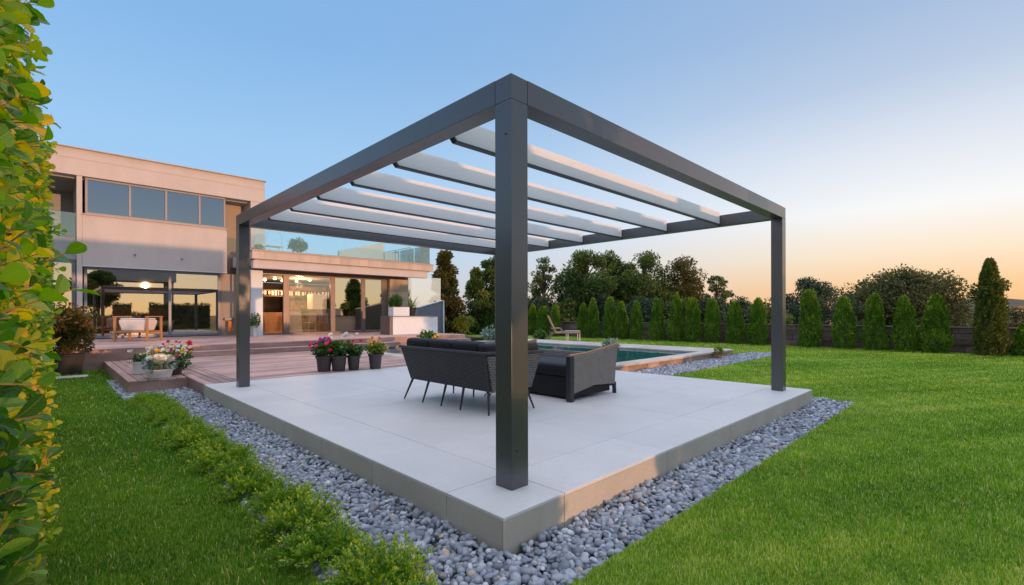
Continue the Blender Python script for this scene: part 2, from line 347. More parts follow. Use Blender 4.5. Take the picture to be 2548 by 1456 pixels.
M['p_yellow'] = petal('yellow petals', (.75,.42,.04), (.85,.6,.1)); M['p_orange'] = petal('orange petals', (.7,.22,.04), (.8,.35,.08))

# pebble material
m, nt, b = nodes('blue grey pebbles'); M['pebble'] = m
a = N(nt, 'ShaderNodeAttribute', attribute_name='tint')
r_ = ramp(nt, [(0, (.12,.135,.165)), (.35, (.23,.255,.30)), (.7, (.38,.41,.46)), (.93, (.58,.60,.63)), (.96, (.42,.36,.31)), (1, (.48,.37,.29))], a.outputs['Fac'])
v = coords(nt); n = noise(nt, v, 90, 5, .7); r2 = ramp(nt, [(.3, (.72,.72,.72)), (.75, (1.25,1.25,1.25))], n.outputs[0])
mu = N(nt, 'ShaderNodeMix', data_type='RGBA', blend_type='MULTIPLY'); mu.inputs[0].default_value = 1
nt.links.new(r_.outputs[0], mu.inputs[6]); nt.links.new(r2.outputs[0], mu.inputs[7]); nt.links.new(mu.outputs[2], b.inputs['Base Color'])
b.inputs['Roughness'].default_value = .55; bump(nt, n.outputs[0], .25, .002, b)

# ------------------------------------------------------------ foliage helpers (numpy)
def unit(a): return a/np.maximum(np.linalg.norm(a, axis=-1, keepdims=True), 1e-9)
def rnd_dirs(n): return unit(rng.normal(size=(n, 3)))
LEAF4 = (np.array([[0,0,0],[.42,-.28,.05],[1,0,-.06],[.42,.28,.05]], float), np.array([[0,1,2],[0,2,3]]))
def _big():
    ts = [0,.10,.28,.5,.72,.88,.97,1.0]; ws = [.02,.08,.22,.33,.36,.28,.13,.02]
    v = []; f = []
    for t, w in zip(ts, ws):
        z = -.22*t*t
        v += [[t, -w, z+w*.28], [t, -w*.5, z+w*.08], [t, 0, z], [t, w*.5, z+w*.08], [t, w, z+w*.28]]
    for i in range(len(ts)-1):
        for k in range(4): f.append([i*5+k, i*5+k+1, i*5+k+6, i*5+k+5])
    return np.array(v), np.array(f)
LEAFBIG = _big()
LEAF6 = (np.array([[0,0,0],[.35,-.24,.07],[.75,-.26,.0],[1,0,-.12],[.75,.26,.0],[.35,.24,.07],[.5,0,-.03]], float),
         np.array([[0,1,6],[1,2,6],[2,3,6],[3,4,6],[4,5,6],[5,0,6]]))
def leaves(P, D, Nn, size, tint, tmpl=LEAF4):
    tv, tf = tmpl; D = unit(D); B = unit(np.cross(Nn, D)); C = np.cross(D, B)
    k = len(tv); size = np.asarray(size).reshape(-1, 1, 1)
    V = P[:, None, :]+size*(tv[None, :, 0:1]*D[:, None, :]+tv[None, :, 1:2]*B[:, None, :]+tv[None, :, 2:3]*C[:, None, :])
    Fc = tf[None]+(np.arange(len(P))*k)[:, None, None]
    return V.reshape(-1, 3), Fc.reshape(-1, tf.shape[1]), np.repeat(tint, k)
def merge(parts):
    Vs, Fs, Ts = [], [], []; b = 0
    for V, Fc, T in parts:
        Vs.append(V); Fs.append(Fc+b); Ts.append(T); b += len(V)
    return np.concatenate(Vs), np.concatenate(Fs), np.concatenate(Ts)
def lump(P, s=1.0, seed=0):
    g = np.random.default_rng(seed); k = g.normal(size=(5, 3))*s; ph = g.uniform(0, 6.28, 5)
    return np.sin(P@k.T+ph).mean(1)

def thuja_mesh(h, r, n, size, seed, top=1.7):
    # dense cone with rounded shoulders, lumpy, in local coordinates
    g = rng; t = g.uniform(0, 1, n)**.85; a = g.uniform(0, 2*math.pi, n)
    prof = np.minimum(1, (1-t)**(1/top)*1.12)*(.80+.2*np.minimum(1, t*5))
    d = np.stack([np.cos(a), np.sin(a), t*3], 1)
    lum = 1+.34*lump(d*2.2, 1.3, seed)+.22*lump(d*6, 1.6, seed+1)
    rr = r*prof*lum*(1-.35*g.uniform(0, 1, n)**2.2)
    P = np.stack([rr*np.cos(a), rr*np.sin(a), t*h+g.normal(0, .02, n)], 1)
    out = np.stack([np.cos(a), np.sin(a), np.zeros(n)], 1)
    D = out*g.uniform(.2, 1, (n, 1))+np.array([0,0,1])*g.uniform(.35, 1.3, (n, 1))+g.normal(0, .35, (n, 3))
    Nn = out+g.normal(0, .6, (n, 3))
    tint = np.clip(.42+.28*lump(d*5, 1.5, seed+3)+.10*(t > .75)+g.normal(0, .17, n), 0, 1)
    return leaves(P, D, Nn, size*g.uniform(.6, 1.3, n), tint)

def crown(cs, rs, n, size, seed, flat=1.0, tilt=.5, tmpl=LEAF4, base=.45):
    # clumps with centres cs and radii rs; leaves near the surface of every clump
    g = rng; cs = np.array(cs, float); rs = np.array(rs, float)
    w = rs**2; idx = g.choice(len(cs), n, p=w/w.sum())
    d = rnd_dirs(n); rad = rs[idx]*(g.uniform(0, 1, n)**.33)*(1+.30*lump(d*3+cs[idx], 1.5, seed))
    P = cs[idx]+d*rad[:, None]*np.array([1, 1, flat])
    D = unit(d+g.normal(0, .7, (n, 3))+np.array([0, 0, -.1])); Nn = d*tilt+g.normal(0, .6, (n, 3))+np.array([0,0,.5])
    ct = g.normal(0, .13, len(cs))
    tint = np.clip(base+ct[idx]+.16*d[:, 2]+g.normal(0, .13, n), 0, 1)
    return leaves(P, D, Nn, size*g.uniform(.6, 1.35, n), tint, tmpl)

# ------------------------------------------------------------ camera
cam = bpy.data.cameras.new('camera'); co = bpy.data.objects.new('camera', cam); COL.objects.link(co); S.camera = co
cam.sensor_width = 36; cam.lens = 36*F_/2548; cam.shift_y = (HY-728)/2548; cam.clip_start = .02; cam.clip_end = 4000
co.location = (0, 0, EYE); co.rotation_euler = (R(90), R(0.12), R(-44.4))

# ------------------------------------------------------------ sun and sky
SUN = np.array([.1177, -.993, math.tan(R(2.75))]); SUN = SUN/np.linalg.norm(SUN)
sl = bpy.data.lights.new('sun', 'SUN'); so = bpy.data.objects.new('sun', sl); COL.objects.link(so)
sl.energy = 2.6; sl.angle = R(.4); sl.color = (1, .50, .235)
so.rotation_euler = Vector(SUN).to_track_quat('Z', 'Y').to_euler(); so.location = (0, -20, 12)
W = bpy.data.worlds.new('World'); S.world = W; W.use_nodes = True; nt = W.node_tree; L = nt.links.new
bg = nt.nodes['Background']
sk = N(nt, 'ShaderNodeTexSky', sky_type='NISHITA'); sk.sun_disc = False; sk.sun_elevation = R(2.75); sk.sun_rotation = math.atan2(SUN[0], SUN[1])
skm = N(nt, 'ShaderNodeMix', data_type='RGBA', blend_type='MULTIPLY'); skm.inputs[0].default_value = 1; skm.inputs[7].default_value = (.32,.45,.8,1); L(sk.outputs[0], skm.inputs[6]); L(skm.outputs[2], bg.inputs[0]); bg.inputs[1].default_value = .05
tc = N(nt, 'ShaderNodeTexCoord'); nv = N(nt, 'ShaderNodeVectorMath', operation='NORMALIZE'); L(tc.outputs['Generated'], nv.inputs[0])
sp = N(nt, 'ShaderNodeSeparateXYZ'); L(nv.outputs[0], sp.inputs[0])
def lin(c): return tuple(((x/255)/12.92 if x/255 <= .04045 else ((x/255+.055)/1.055)**2.4) for x in c)
def rp(st): return ramp(nt, [(p, lin(c)) for p, c in st], sp.outputs[2])
away = rp([(0, (200,196,206)), (.05, (186,206,228)), (.15, (165,202,240)), (.30, (154,198,237)), (.46, (134,182,229)), (.58, (128,176,226)), (.80, (222,226,250)), (1, (242,240,255))])
side = rp([(0, (255,190,134)), (.045, (255,207,154)), (.10, (255,232,204)), (.17, (252,250,247)), (.26, (228,233,241)), (.36, (190,206,228)), (.46, (166,190,222)), (.58, (150,180,218)), (.80, (222,228,248)), (1, (242,240,255))])
sunw = rp([(0, (236,214,186)), (.04, (236,224,206)), (.10, (232,228,222)), (.22, (196,208,222)), (.5, (176,198,224)), (.78, (218,228,248)), (1, (232,240,255))])
cz = N(nt, 'ShaderNodeCombineXYZ'); L(sp.outputs[0], cz.inputs[0]); L(sp.outputs[1], cz.inputs[1])
hn = N(nt, 'ShaderNodeVectorMath', operation='NORMALIZE'); L(cz.outputs[0], hn.inputs[0])
dt = N(nt, 'ShaderNodeVectorMath', operation='DOT_PRODUCT'); L(hn.outputs[0], dt.inputs[0]); dt.inputs[1].default_value = (.1177, -.993, 0)
def mr(a0, a1):
    q = N(nt, 'ShaderNodeMapRange', interpolation_type='SMOOTHSTEP'); q.inputs[1].default_value = a0; q.inputs[2].default_value = a1; L(dt.outputs['Value'], q.inputs[0]); return q.outputs[0]
m1 = N(nt, 'ShaderNodeMix', data_type='RGBA'); L(mr(-1.06, .10), m1.inputs[0]); L(away.outputs[0], m1.inputs[6]); L(side.outputs[0], m1.inputs[7])
m2 = N(nt, 'ShaderNodeMix', data_type='RGBA'); L(mr(.10, 1.0), m2.inputs[0]); L(m1.outputs[2], m2.inputs[6]); L(sunw.outputs[0], m2.inputs[7])
bg2 = N(nt, 'ShaderNodeBackground'); L(m2.outputs[2], bg2.inputs[0]); zb = N(nt, 'ShaderNodeMapRange', interpolation_type='SMOOTHSTEP'); zb.inputs[1].default_value = .60; zb.inputs[2].default_value = .9; zb.inputs[3].default_value = .97; zb.inputs[4].default_value = 2.0; L(sp.outputs[2], zb.inputs[0]); L(zb.outputs[0], bg2.inputs[1])
ad = N(nt, 'ShaderNodeAddShader'); L(bg.outputs[0], ad.inputs[0]); L(bg2.outputs[0], ad.inputs[1]); L(ad.outputs[0], nt.nodes['World Output'].inputs[0])
S.view_settings.view_transform = 'Standard'; S.view_settings.look = 'None'; S.view_settings.exposure = 0; S.view_settings.gamma = 1
S.cycles.use_denoising = True; S.cycles.max_bounces = 8; S.cycles.transparent_max_bounces = 12

# ------------------------------------------------------------ terrain, lawn
SLAB = (1.83, 8.2, 1.94, 9.05)
def in_rect(x, y, r): return (x > r[0]) & (x < r[1]) & (y > r[2]) & (y < r[3])
PEB = [(.99, 1.83, 1.5, 9.6), (.87, 1.83, 9.6, 10.4), (.87, 1.0, 10.4, 12.6), (1.83, 8.66, 1.5, 1.94), (8.2, 8.66, 1.94, 4.9), (8.2, 17.2, 4.9, 5.86)]
HARD = [SLAB, (1.0, 1.85, 10.4, 15.3), (1.85, 8.8, 9.05, 15.3), (8.2, 15.6, 5.86, 15.6), (-3, 12.3, 15.0, 24)]
def gz(x, y):
    d = max(0, x-23); s = min(1, d/45.); z = -3.4*(s*s*(3-2*s))
    return z
xs = sorted(set([-400,-120,-40,-10,0,10,22,23]+[23+i*4 for i in range(1, 14)]+[100,140,200,300,420,600,900,1400,2200])); ys = [-1600,-800,-400,-200,-100,-50,-20,0,15,30,45,60,90,140,220,400,800,1600]
V = [(x, y, gz(x, y)-.08) for x in xs for y in ys]; ny = len(ys)
Fq = [(i*ny+j, (i+1)*ny+j, (i+1)*ny+j+1, i*ny+j+1) for i in range(len(xs)-1) for j in range(ny-1)]
tag(np_mesh('ground', V, Fq, M['field'], smooth=True), kind='structure')
MB().box(-2.5, .87, -8.2, 34, -.3, 0).box(.87, 22.0, -8.2, 1.5, -.3, 0).box(.87, .99, 1.5, 9.6, -.3, 0).box(8.66, 22.0, 1.5, 4.9, -.3, 0).box(17.2, 22.0, 4.9, 34, -.3, 0).box(15.5, 17.2, 5.86, 34, -.3, 0).box(.87, 15.5, 15.2, 34, -.3, 0).build('lawn', M['lawn']).__setitem__('kind', 'structure')

# grass blades (dense close by, thinning away)
def grass():
    parts = []
    n = 900000; d = (rng.uniform(0, 1, n)*(24**.42-2.0**.42)+2.0**.42)**(1/.42)
    l = rng.uniform(-1.16, 1.16, n)*d
    x = l*.7145+d*.6997; y = -l*.6997+d*.7145
    ok = (x > .0) & (x < 21.6)
    for r in PEB+HARD: ok &= ~in_rect(x, y, (r[0]-.01, r[1]+.02, r[2]-.02, r[3]+.01))
    # ragged edge: keep a few blades leaning over the stones
    x, y, d = x[ok], y[ok], d[ok]; n = len(x)
    cl = lump(np.stack([x, y, 0*x], 1)*3.5, 2.4, 5); cl2 = lump(np.stack([x, y, 0*x], 1)*.6, 2.0, 8)
    h = (.026+.009*cl)*rng.uniform(.55, 1.4, n)*(1+.02*d); w = .0030*(d/2.3)**.75*rng.uniform(.7, 1.3, n)
    a = rng.uniform(0, 2*math.pi, n); lean = rng.uniform(.1, .75, n)
    dx, dy = np.cos(a), np.sin(a); sx, sy = -dy, dx
    Z = np.zeros(n)
    b0 = np.stack([x-sx*w/2, y-sy*w/2, Z], 1); b1 = np.stack([x+sx*w/2, y+sy*w/2, Z], 1)
    mx, my, mz = x+dx*h*lean*.35, y+dy*h*lean*.35, h*.62
    c0 = np.stack([mx-sx*w*.38, my-sy*w*.38, mz], 1); c1 = np.stack([mx+sx*w*.38, my+sy*w*.38, mz], 1)
    tp = np.stack([x+dx*h*lean, y+dy*h*lean, h*(1.02-.35*lean)], 1)
    V = np.stack([b0, b1, c1, c0, tp], 1).reshape(-1, 3)
    k = np.arange(n)[:, None]*5
    Fc = np.concatenate([k+np.array([0, 1, 2]), k+np.array([0, 2, 3]), k+np.array([3, 2, 4])])
    t = np.clip(.47+.20*cl+.22*cl2+rng.normal(0, .20, n)-.10*(x < .9), 0, 1); t = np.where(x < .95, t*.62, t)  # hedge shade put into the tint: blades darker in the left strip
    t[rng.uniform(0, 1, n) < .035] = 1
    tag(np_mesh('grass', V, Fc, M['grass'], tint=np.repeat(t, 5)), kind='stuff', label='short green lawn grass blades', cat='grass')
grass()

# ------------------------------------------------------------ pebbles
def ico(sub):
    import bmesh
    bm = bmesh.new(); bmesh.ops.create_icosphere(bm, subdivisions=sub, radius=1)
    v = np.array([q.co[:] for q in bm.verts]); f = np.array([[w.index for w in p.verts] for p in bm.faces]); bm.free(); return v, f
def pebbles():
    ic2, ic1 = ico(2), ico(1); parts = []
    v2 = []; 
    for (x0, x1, y0, y1) in PEB:
        near = y1 < 11 and x0 < 8.3
        for layer in range(2):
            s = .040 if near and x0 < 8 else .055
            gx = np.arange(x0, x1, s); gy = np.arange(y0, y1, s)
            X, Y = np.meshgrid(gx, gy); X = X.ravel()+rng.uniform(-.45, .45, X.size)*s+layer*s/2; Y = Y.ravel()+rng.uniform(-.45, .45, Y.size)*s+layer*s/2
            D = X*.6997+Y*.7145; ok = (D > 1.9) & (X < x1+.01) & (X > x0-.03) & (Y < y1+.03) & ~in_rect(X, Y, SLAB)
            ok &= rng.uniform(0, 1, X.size) < (.95 if layer == 0 else .8)
            X, Y, D = X[ok], Y[ok], D[ok]; n = len(X)
            r = rng.uniform(.017, .030, n)*(s/.040)*(.8+.35*rng.uniform(0, 1, n)+.45*(rng.uniform(0, 1, n) > .88))
            dsl = np.maximum(np.maximum(SLAB[0]-X, SLAB[2]-Y), 0)
            z = -.026+layer*.016+rng.uniform(0, .012, n)+.012*np.exp(-(dsl/.12)**2)*(layer)
            for sel, (tv, tf) in (((D < 5.2), ic2), ((D >= 5.2), ic1)):
                m_ = int(sel.sum())
                if not m_: continue
                k = len(tv); sh = tv[None]*(1+.16*np.sin(tv[None]*rng.uniform(1.5, 3.2, (m_, 1, 3))+rng.uniform(0, 6, (m_, 1, 3))).sum(2, keepdims=True)*.5)
                sh = sh*np.stack([rng.uniform(.85, 1.35, m_), rng.uniform(.7, 1.0, m_), rng.uniform(.45, .75, m_)], 1)[:, None, :]
                Q = unit(rng.normal(0, 1, (m_, 4))*np.array([1, .25, .25, 1])); w_, a_, b_, c_ = Q.T
                Rm = np.stack([1-2*(b_*b_+c_*c_), 2*(a_*b_-c_*w_), 2*(a_*c_+b_*w_), 2*(a_*b_+c_*w_), 1-2*(a_*a_+c_*c_), 2*(b_*c_-a_*w_), 2*(a_*c_-b_*w_), 2*(b_*c_+a_*w_), 1-2*(a_*a_+b_*b_)], 1).reshape(-1, 3, 3)
                Vv = np.einsum('nij,nkj->nki', Rm, sh)*r[sel][:, None, None]+np.stack([X[sel], Y[sel], z[sel]], 1)[:, None, :]
                Fc = tf[None]+(np.arange(m_)*k)[:, None, None]
                t = np.clip(rng.normal(.45, .21, m_), 0, .93); t[rng.uniform(0, 1, m_) < .025] = 1
                parts.append((Vv.reshape(-1, 3), Fc.reshape(-1, 3), np.repeat(t, k)))
    V, Fc, T = merge(parts)
    tag(np_mesh('pebbles', V, Fc, M['pebble'], tint=T, smooth=True), kind='stuff', label='blue grey rounded pebbles round the slab', cat='pebbles')
pebbles()
pb = MB()
for i, r in enumerate(PEB): pb.box(r[0], r[1], r[2], r[3], -.06, -.030-.0006*i)
tag(pb.build('pebble_bed', M['earth']), kind='structure')

# ------------------------------------------------------------ patio slab
sx0, sx1, sy0, sy1 = SLAB
MB().box(sx0+.012, sx1-.012, sy0+.012, sy1-.012, -.2, .190).build('patio_core', M['joint']).__setitem__('kind', 'structure')
top = MB(); side_ = MB()
def cuts(a, b, first, step):
    c = [a, a+first]
    while c[-1]+step < b-.2: c.append(c[-1]+step)
    return c+[b]
cx_ = cuts(sx0, sx1, .54, 1.35); cy_ = cuts(sy0, sy1, .54, .97); g = .0026
for i in range(len(cx_)-1):
    for j in range(len(cy_)-1):
        top.box(cx_[i]+g, cx_[i+1]-g, cy_[j]+g, cy_[j+1]-g, .178, .200+random.uniform(-.0006,.0006), random.random())
for i in range(len(cx_)-1): 
    side_.box(cx_[i]+g, cx_[i+1]-g, sy0+.003, sy0+.014, -.1, .1765, random.random())
    side_.box(cx_[i]+g, cx_[i+1]-g, sy1-.014, sy1-.003, -.1, .1765, random.random())
for j in range(len(cy_)-1): 
    side_.box(sx0+.003, sx0+.014, cy_[j]+g+(.014 if j == 0 else 0), cy_[j+1]-g, -.1, .1765, random.random())
    side_.box(sx1-.014, sx1-.003, cy_[j]+g, cy_[j+1]-g, -.1, .1765, random.random())
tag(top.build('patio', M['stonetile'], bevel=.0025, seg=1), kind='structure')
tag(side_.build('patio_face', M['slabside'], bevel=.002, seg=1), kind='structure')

# ------------------------------------------------------------ decks, terrace, pool
def lay(mb, x0, x1, y0, y1, z, axis, w=.135, gap=.010, th=.028):
    if axis == 'x':
        y = y0
        while y < y1-.02:
            e = min(y+w, y1); x = x0
            while x < x1:
                q = min(x+random.uniform(2.2, 3.6), x1); 
                if x1-q < .5: q = x1
                mb.box(x+.001, q-.001, y, e-gap, z-th, z+random.uniform(-.001, .0015), random.random()); x = q
            y = e
    else:
        x = x0
        while x < x1-.02:
            e = min(x+w, x1); y = y0
            while y < y1:
                q = min(y+random.uniform(2.2, 3.6), y1)
                if y1-q < .5: q = y1
                mb.box(x, e-gap, y+.001, q-.001, z-th, z+random.uniform(-.001, .0015), random.random()); y = q
            x = e
dx_ = MB(); lay(dx_, 2.36, 8.22, 9.056, 11.1, .2, 'x'); lay(dx_, 2.36, 6.75, 11.1, 14.93, .2, 'x')
dx_.box(1.0, 1.86, 10.375, 10.398, -.02, .17, .25)      # dark edge board
tag(dx_.build('deck', M['deck_x'], bevel=.002, seg=1), kind='structure')
dy_ = MB(); lay(dy_, 1.855, 2.355, 9.056, 14.93, .2, 'y'); lay(dy_, .995, 1.85, 10.37, 15.28, .2, 'y', .14)
dy_.box(1.86, 1.883, 9.056, 10.37, -.02, .17, .15); dy_.box(1.0, 1.023, 10.4, 15.28, -.02, .17, .15)
tag(dy_.build('deck_border', M['deck_y'], bevel=.002, seg=1), kind='structure')
MB().box(1.89, 8.2, 9.06, 11.1, -.1, .168).box(1.89, 6.73, 11.1, 14.95, -.1, .168).box(1.03, 1.88, 10.405, 15.28, -.1, .166).build('deck_base', M['soil']).__setitem__('kind', 'structure')
st = MB(); lay(st, 1.9, 12.3, 14.935, 15.3, .345, 'x', .18); st.box(1.9, 12.3, 14.937, 14.955, .17, .315, .35)
lay(st, -2.5, 12.3, 15.3, 21.6, .5, 'x', .16); st.box(-2.5, 12.3, 15.302, 15.322, -.02, .47, .3)
tag(st.build('upper_terrace', M['deck_x'], bevel=.002, seg=1), kind='structure')
MB().box(-2.5, 12.28, 15.33, 30, -.1, .468).box(12.2, 15, 17.2, 30, -.1, .2).build('terrace_base', M['soil']).__setitem__('kind', 'structure')
tag(MB().box(8.72, 14.0, 6.24, 15.0, .05, .14).box(7.2, 8.72, 11.5, 15.0, .05, .14).build('pool_water', M['water']), kind='structure')
cp = MB()
def coprow(x0, x1, y0, y1, axis, z=.2, w=.6):
    a, b_ = (x0, x1) if axis == 'x' else (y0, y1); p = a
    while p < b_-.01:
        q = min(p+random.uniform(.55, 1.0), b_)
        if b_-q < .3: q = b_
        zz = z+random.uniform(-.003, .003); t = random.random()
        if axis == 'x': cp.box(p+.003, q-.003, y0, y1, zz-.06, zz, t)
        else: cp.box(x0, x1, p+.003, q-.003, zz-.06, zz, t)
        p = q
coprow(8.24, 15.6, 5.86, 6.24, 'x'); coprow(14.0, 15.6, 6.243, 15.6, 'y'); coprow(6.76, 14.0, 15.0, 15.0+.29, 'x'); coprow(8.24, 8.72, 6.243, 11.1, 'y'); coprow(6.76, 7.2, 11.11, 15.0, 'y'); coprow(7.2, 8.72, 11.11, 11.5, 'x')
tag(cp.build('pool_coping', M['coping'], bevel=.012), kind='structure')
pw = MB(); p = 8.24
while p < 15.6:
    q = min(p+random.uniform(.35, 1.0), 15.6)
    for k in range(1): pw.box(p+.003, q-.003, 5.885+random.uniform(-.012, .01), 6.05, -.05, .138, random.random())
    p = q
p = 6.0
while p < 15.6:
    q = min(p+random.uniform(.35, .9), 15.6); pw.box(15.4, 15.58, p, q-.006, -.05, .138, random.random()); p = q
tag(pw.build('pool_wall', M['poolwall'], bevel=.01), kind='structure')
tag(MB().box(8.3, 15.4, 6.06, 15.25, -.2, .045).box(6.8, 8.6, 11.15, 15.0, -.2, .045).build('pool_floor', M['poolwall']), kind='structure')
sw = MB(); sw.hexa([(-.02,13.65,.0),(.62,13.6,.0),(.66,13.95,.0),(.02,14.05,.0)], [(-.02,13.65,.03),(.62,13.6,.03),(.66,13.95,.03),(.02,14.05,.03)])
tag(sw.build('stepping_stone', M['coping'], bevel=.02), label='pale flat stepping stone in the lawn before the black square planter', cat='stepping stone')

# ------------------------------------------------------------ pergola
PX0, PX1, PY0, PY1, ZT, BH, CW = 2.15, 7.85, 2.20, 8.45, 2.91, .165, .155
pg = empty('pergola', (PX0, PY0, .2), 'dark grey metal pergola with white louvre slats over the pale slab', 'pergola')
for i, (x, y) in enumerate(((PX0, PY0), (PX0, PY1-CW), (PX1-CW, PY0), (PX1-CW, PY1-CW))):
    c = MB().box(x, x+CW, y, y+CW, .2, ZT-BH-.002).build('post', M['alu'], pg, bevel=.003)
    MB().box(x+.001, x+CW-.001, y+.001, y+CW-.001, ZT-BH, ZT-.0015).build('corner_block', M['alu'], pg, bevel=.003)
    if i == 0:
        for (px_, py_, pz_) in ((x+.05, y-.0025, .45), (x-.0025, y+.05, ZT-BH-.22), (x-.0025, y+.1, .42)): MB().box(px_-.004, px_+.004, py_-.004, py_+.004, pz_-.004, pz_+.004).build('screw', M['alu_dark'], c)
e = .0015
MB().box(PX0, PX0+CW, PY0+CW+e, PY1-CW-e, ZT-BH, ZT).build('beam', M['alu'], pg, bevel=.003)
MB().box(PX1-CW, PX1, PY0+CW+e, PY1-CW-e, ZT-BH, ZT).build('beam', M['alu'], pg, bevel=.003)
MB().box(PX0+CW+e, PX1-CW-e, PY0, PY0+CW, ZT-BH, ZT).build('beam', M['alu'], pg, bevel=.003)
MB().box(PX0+CW+e, PX1-CW-e, PY1-CW, PY1, ZT-BH, ZT).build('beam', M['alu'], pg, bevel=.003)
xa, xb = PX0+CW+.012, PX1-CW-.012
for k in range(6):
    y = 3.10+.905*k
    s_ = MB().prism([(xa+.10, 2.77), (xb, 2.77), (xb, 2.955), (xa, 2.955), (xa, 2.865)], y, y+.05, 'y').build('louvre_slat', M['slat'], pg, bevel=.004)
    MB().prism([(xa+.085, 2.755), (xb, 2.755), (xb, 2.768), (xa+.09, 2.768), (xa-.004, 2.865), (xa-.012, 2.86)], y-.004, y+.054, 'y').build('bottom_profile', M['alu_dark'], s_)
    br = MB().box(xb+.001, xb+.011, y+.06, y+.10, 2.80, 2.87)
    br.build('bracket', M['alu_dark'], s_)

# ------------------------------------------------------------ house
H = empty('house', (3, 21.5, .5), 'modern two storey house with pink sunlit render and a glass railed roof terrace', 'house')
def P(name, mb, mat, bevel=0, parent=None): return mb.build(name, M[mat], parent or H, bevel=bevel)
P('roof', MB().box(-6, 6.5, 21.3, 30, 5.96, 6.62).box(-6, 6.49, 21.33, 30, 6.62, 6.84), 'stucco')
P('roof_edge', MB().box(-6, 6.55, 21.25, 21.45, 6.841, 6.875).box(6.4, 6.55, 21.45, 30, 6.841, 6.875), 'cap', .004)
P('wall', MB().box(.86, 5.10, 21.30, 22.2, 2.985, 4.68), 'stucco', .006)
P('drip_edge', MB().box(.855, 5.105, 21.29, 21.5, 2.96, 2.984), 'white')
P('joint_line', MB().box(-6, 6.495, 21.294, 21.2995, 6.50, 6.508), 'stucco_tan')
P('sill', MB().box(.83, 5.14, 21.26, 21.50, 4.681, 4.715), 'cap', .003)
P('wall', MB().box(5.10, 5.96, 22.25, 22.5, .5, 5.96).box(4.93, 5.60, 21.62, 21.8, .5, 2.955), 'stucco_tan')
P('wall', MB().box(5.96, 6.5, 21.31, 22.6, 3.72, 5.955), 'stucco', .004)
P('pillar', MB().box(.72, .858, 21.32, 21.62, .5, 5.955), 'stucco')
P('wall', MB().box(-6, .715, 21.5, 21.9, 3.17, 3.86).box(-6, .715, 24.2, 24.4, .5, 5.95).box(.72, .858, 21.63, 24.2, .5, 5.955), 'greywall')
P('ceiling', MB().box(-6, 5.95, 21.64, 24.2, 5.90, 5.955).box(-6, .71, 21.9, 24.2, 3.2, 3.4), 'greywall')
P('rear_wall', MB().box(-6, 6.5, 29.6, 30, .5, 5.95).box(-6.2, -6, 21.5, 30, .5, 5.95).box(6.3, 6.5, 22.61, 29.6, 3.72, 5.95), 'stucco')
# left balcony front
bl = P('balcony_glass', MB().box(-3, .70, 21.54, 21.552, 3.90, 4.74), 'glass_rail')
P('rail', MB().box(-3, .70, 21.535, 21.557, 3.865, 3.898), 'frame', 0, bl)
P('wall_box', MB().box(-.75, -.15, 24.05, 24.19, 4.75, 4.85).box(.12, .32, 24.12, 24.19, 4.85, 4.93), 'frame')
def window(x0, x1, y, z0, z1, divs, glass, name='window', fw=.07, mat='frame', depth=.09, sill_extra=0):
    f = MB().box(x0, x1, y, y+depth, z1-fw, z1).box(x0, x1, y-sill_extra, y+depth, z0, z0+fw)
    f.box(x0, x0+fw, y, y+depth, z0+fw, z1-fw).box(x1-fw, x1, y, y+depth, z0+fw, z1-fw)
    for d in divs: f.box(d-fw*.5, d+fw*.5, y-.01, y+depth-.01, z0+fw, z1-fw)
    fo = P(name, f, mat, .004)
    ed = [x0+fw]+[q for d in divs for q in (d-fw*.5, d+fw*.5)]+[x1-fw]
    for i in range(0, len(ed), 2):
        MB().box(ed[i], ed[i+1], y+.03, y+.042, z0+fw, z1-fw).build('pane', M[glass], fo)
    return fo
window(.93, 5.08, 21.42, 4.72, 5.95, [xat(324, 21.42), xat(414, 21.42), xat(497, 21.42)], 'glass_up')
window(.90, 4.92, 21.50, .52, 2.95, [xat(423, 21.5)], 'glass_low', 'sliding_window', .085)
window(-3.0, .70, 21.52, .52, 3.16, [], 'glass_low', 'window', .10)
P('curtain', MB().box(1.03, 1.33, 21.9, 21.93, 4.75, 5.88), 'curtain')
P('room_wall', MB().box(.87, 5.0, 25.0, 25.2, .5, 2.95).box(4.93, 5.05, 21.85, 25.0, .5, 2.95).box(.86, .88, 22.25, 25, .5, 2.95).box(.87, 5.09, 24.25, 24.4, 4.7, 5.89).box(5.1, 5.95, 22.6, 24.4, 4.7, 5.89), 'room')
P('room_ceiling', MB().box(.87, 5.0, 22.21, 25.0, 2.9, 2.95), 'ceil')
P('room_cabinet', MB().box(3.9, 4.55, 24.3, 24.98, .5, 2.4).box(3.85, 4.6, 24.2, 24.29, 1.0, 1.04), 'cabinet')
P('downlight', MB().box(xat(336, 21.29)-.025, xat(336, 21.29)+.025, 21.26, 21.30, zat(632, dep(xat(336,21.3), 21.3))-.03, zat(632, dep(xat(336,21.3), 21.3))+.02), 'frame')
P('downlight', MB().box(xat(453, 21.29)-.025, xat(453, 21.29)+.025, 21.26, 21.30, zat(643, dep(xat(453,21.3), 21.3))-.03, zat(643, dep(xat(453,21.3), 21.3))+.02), 'frame')
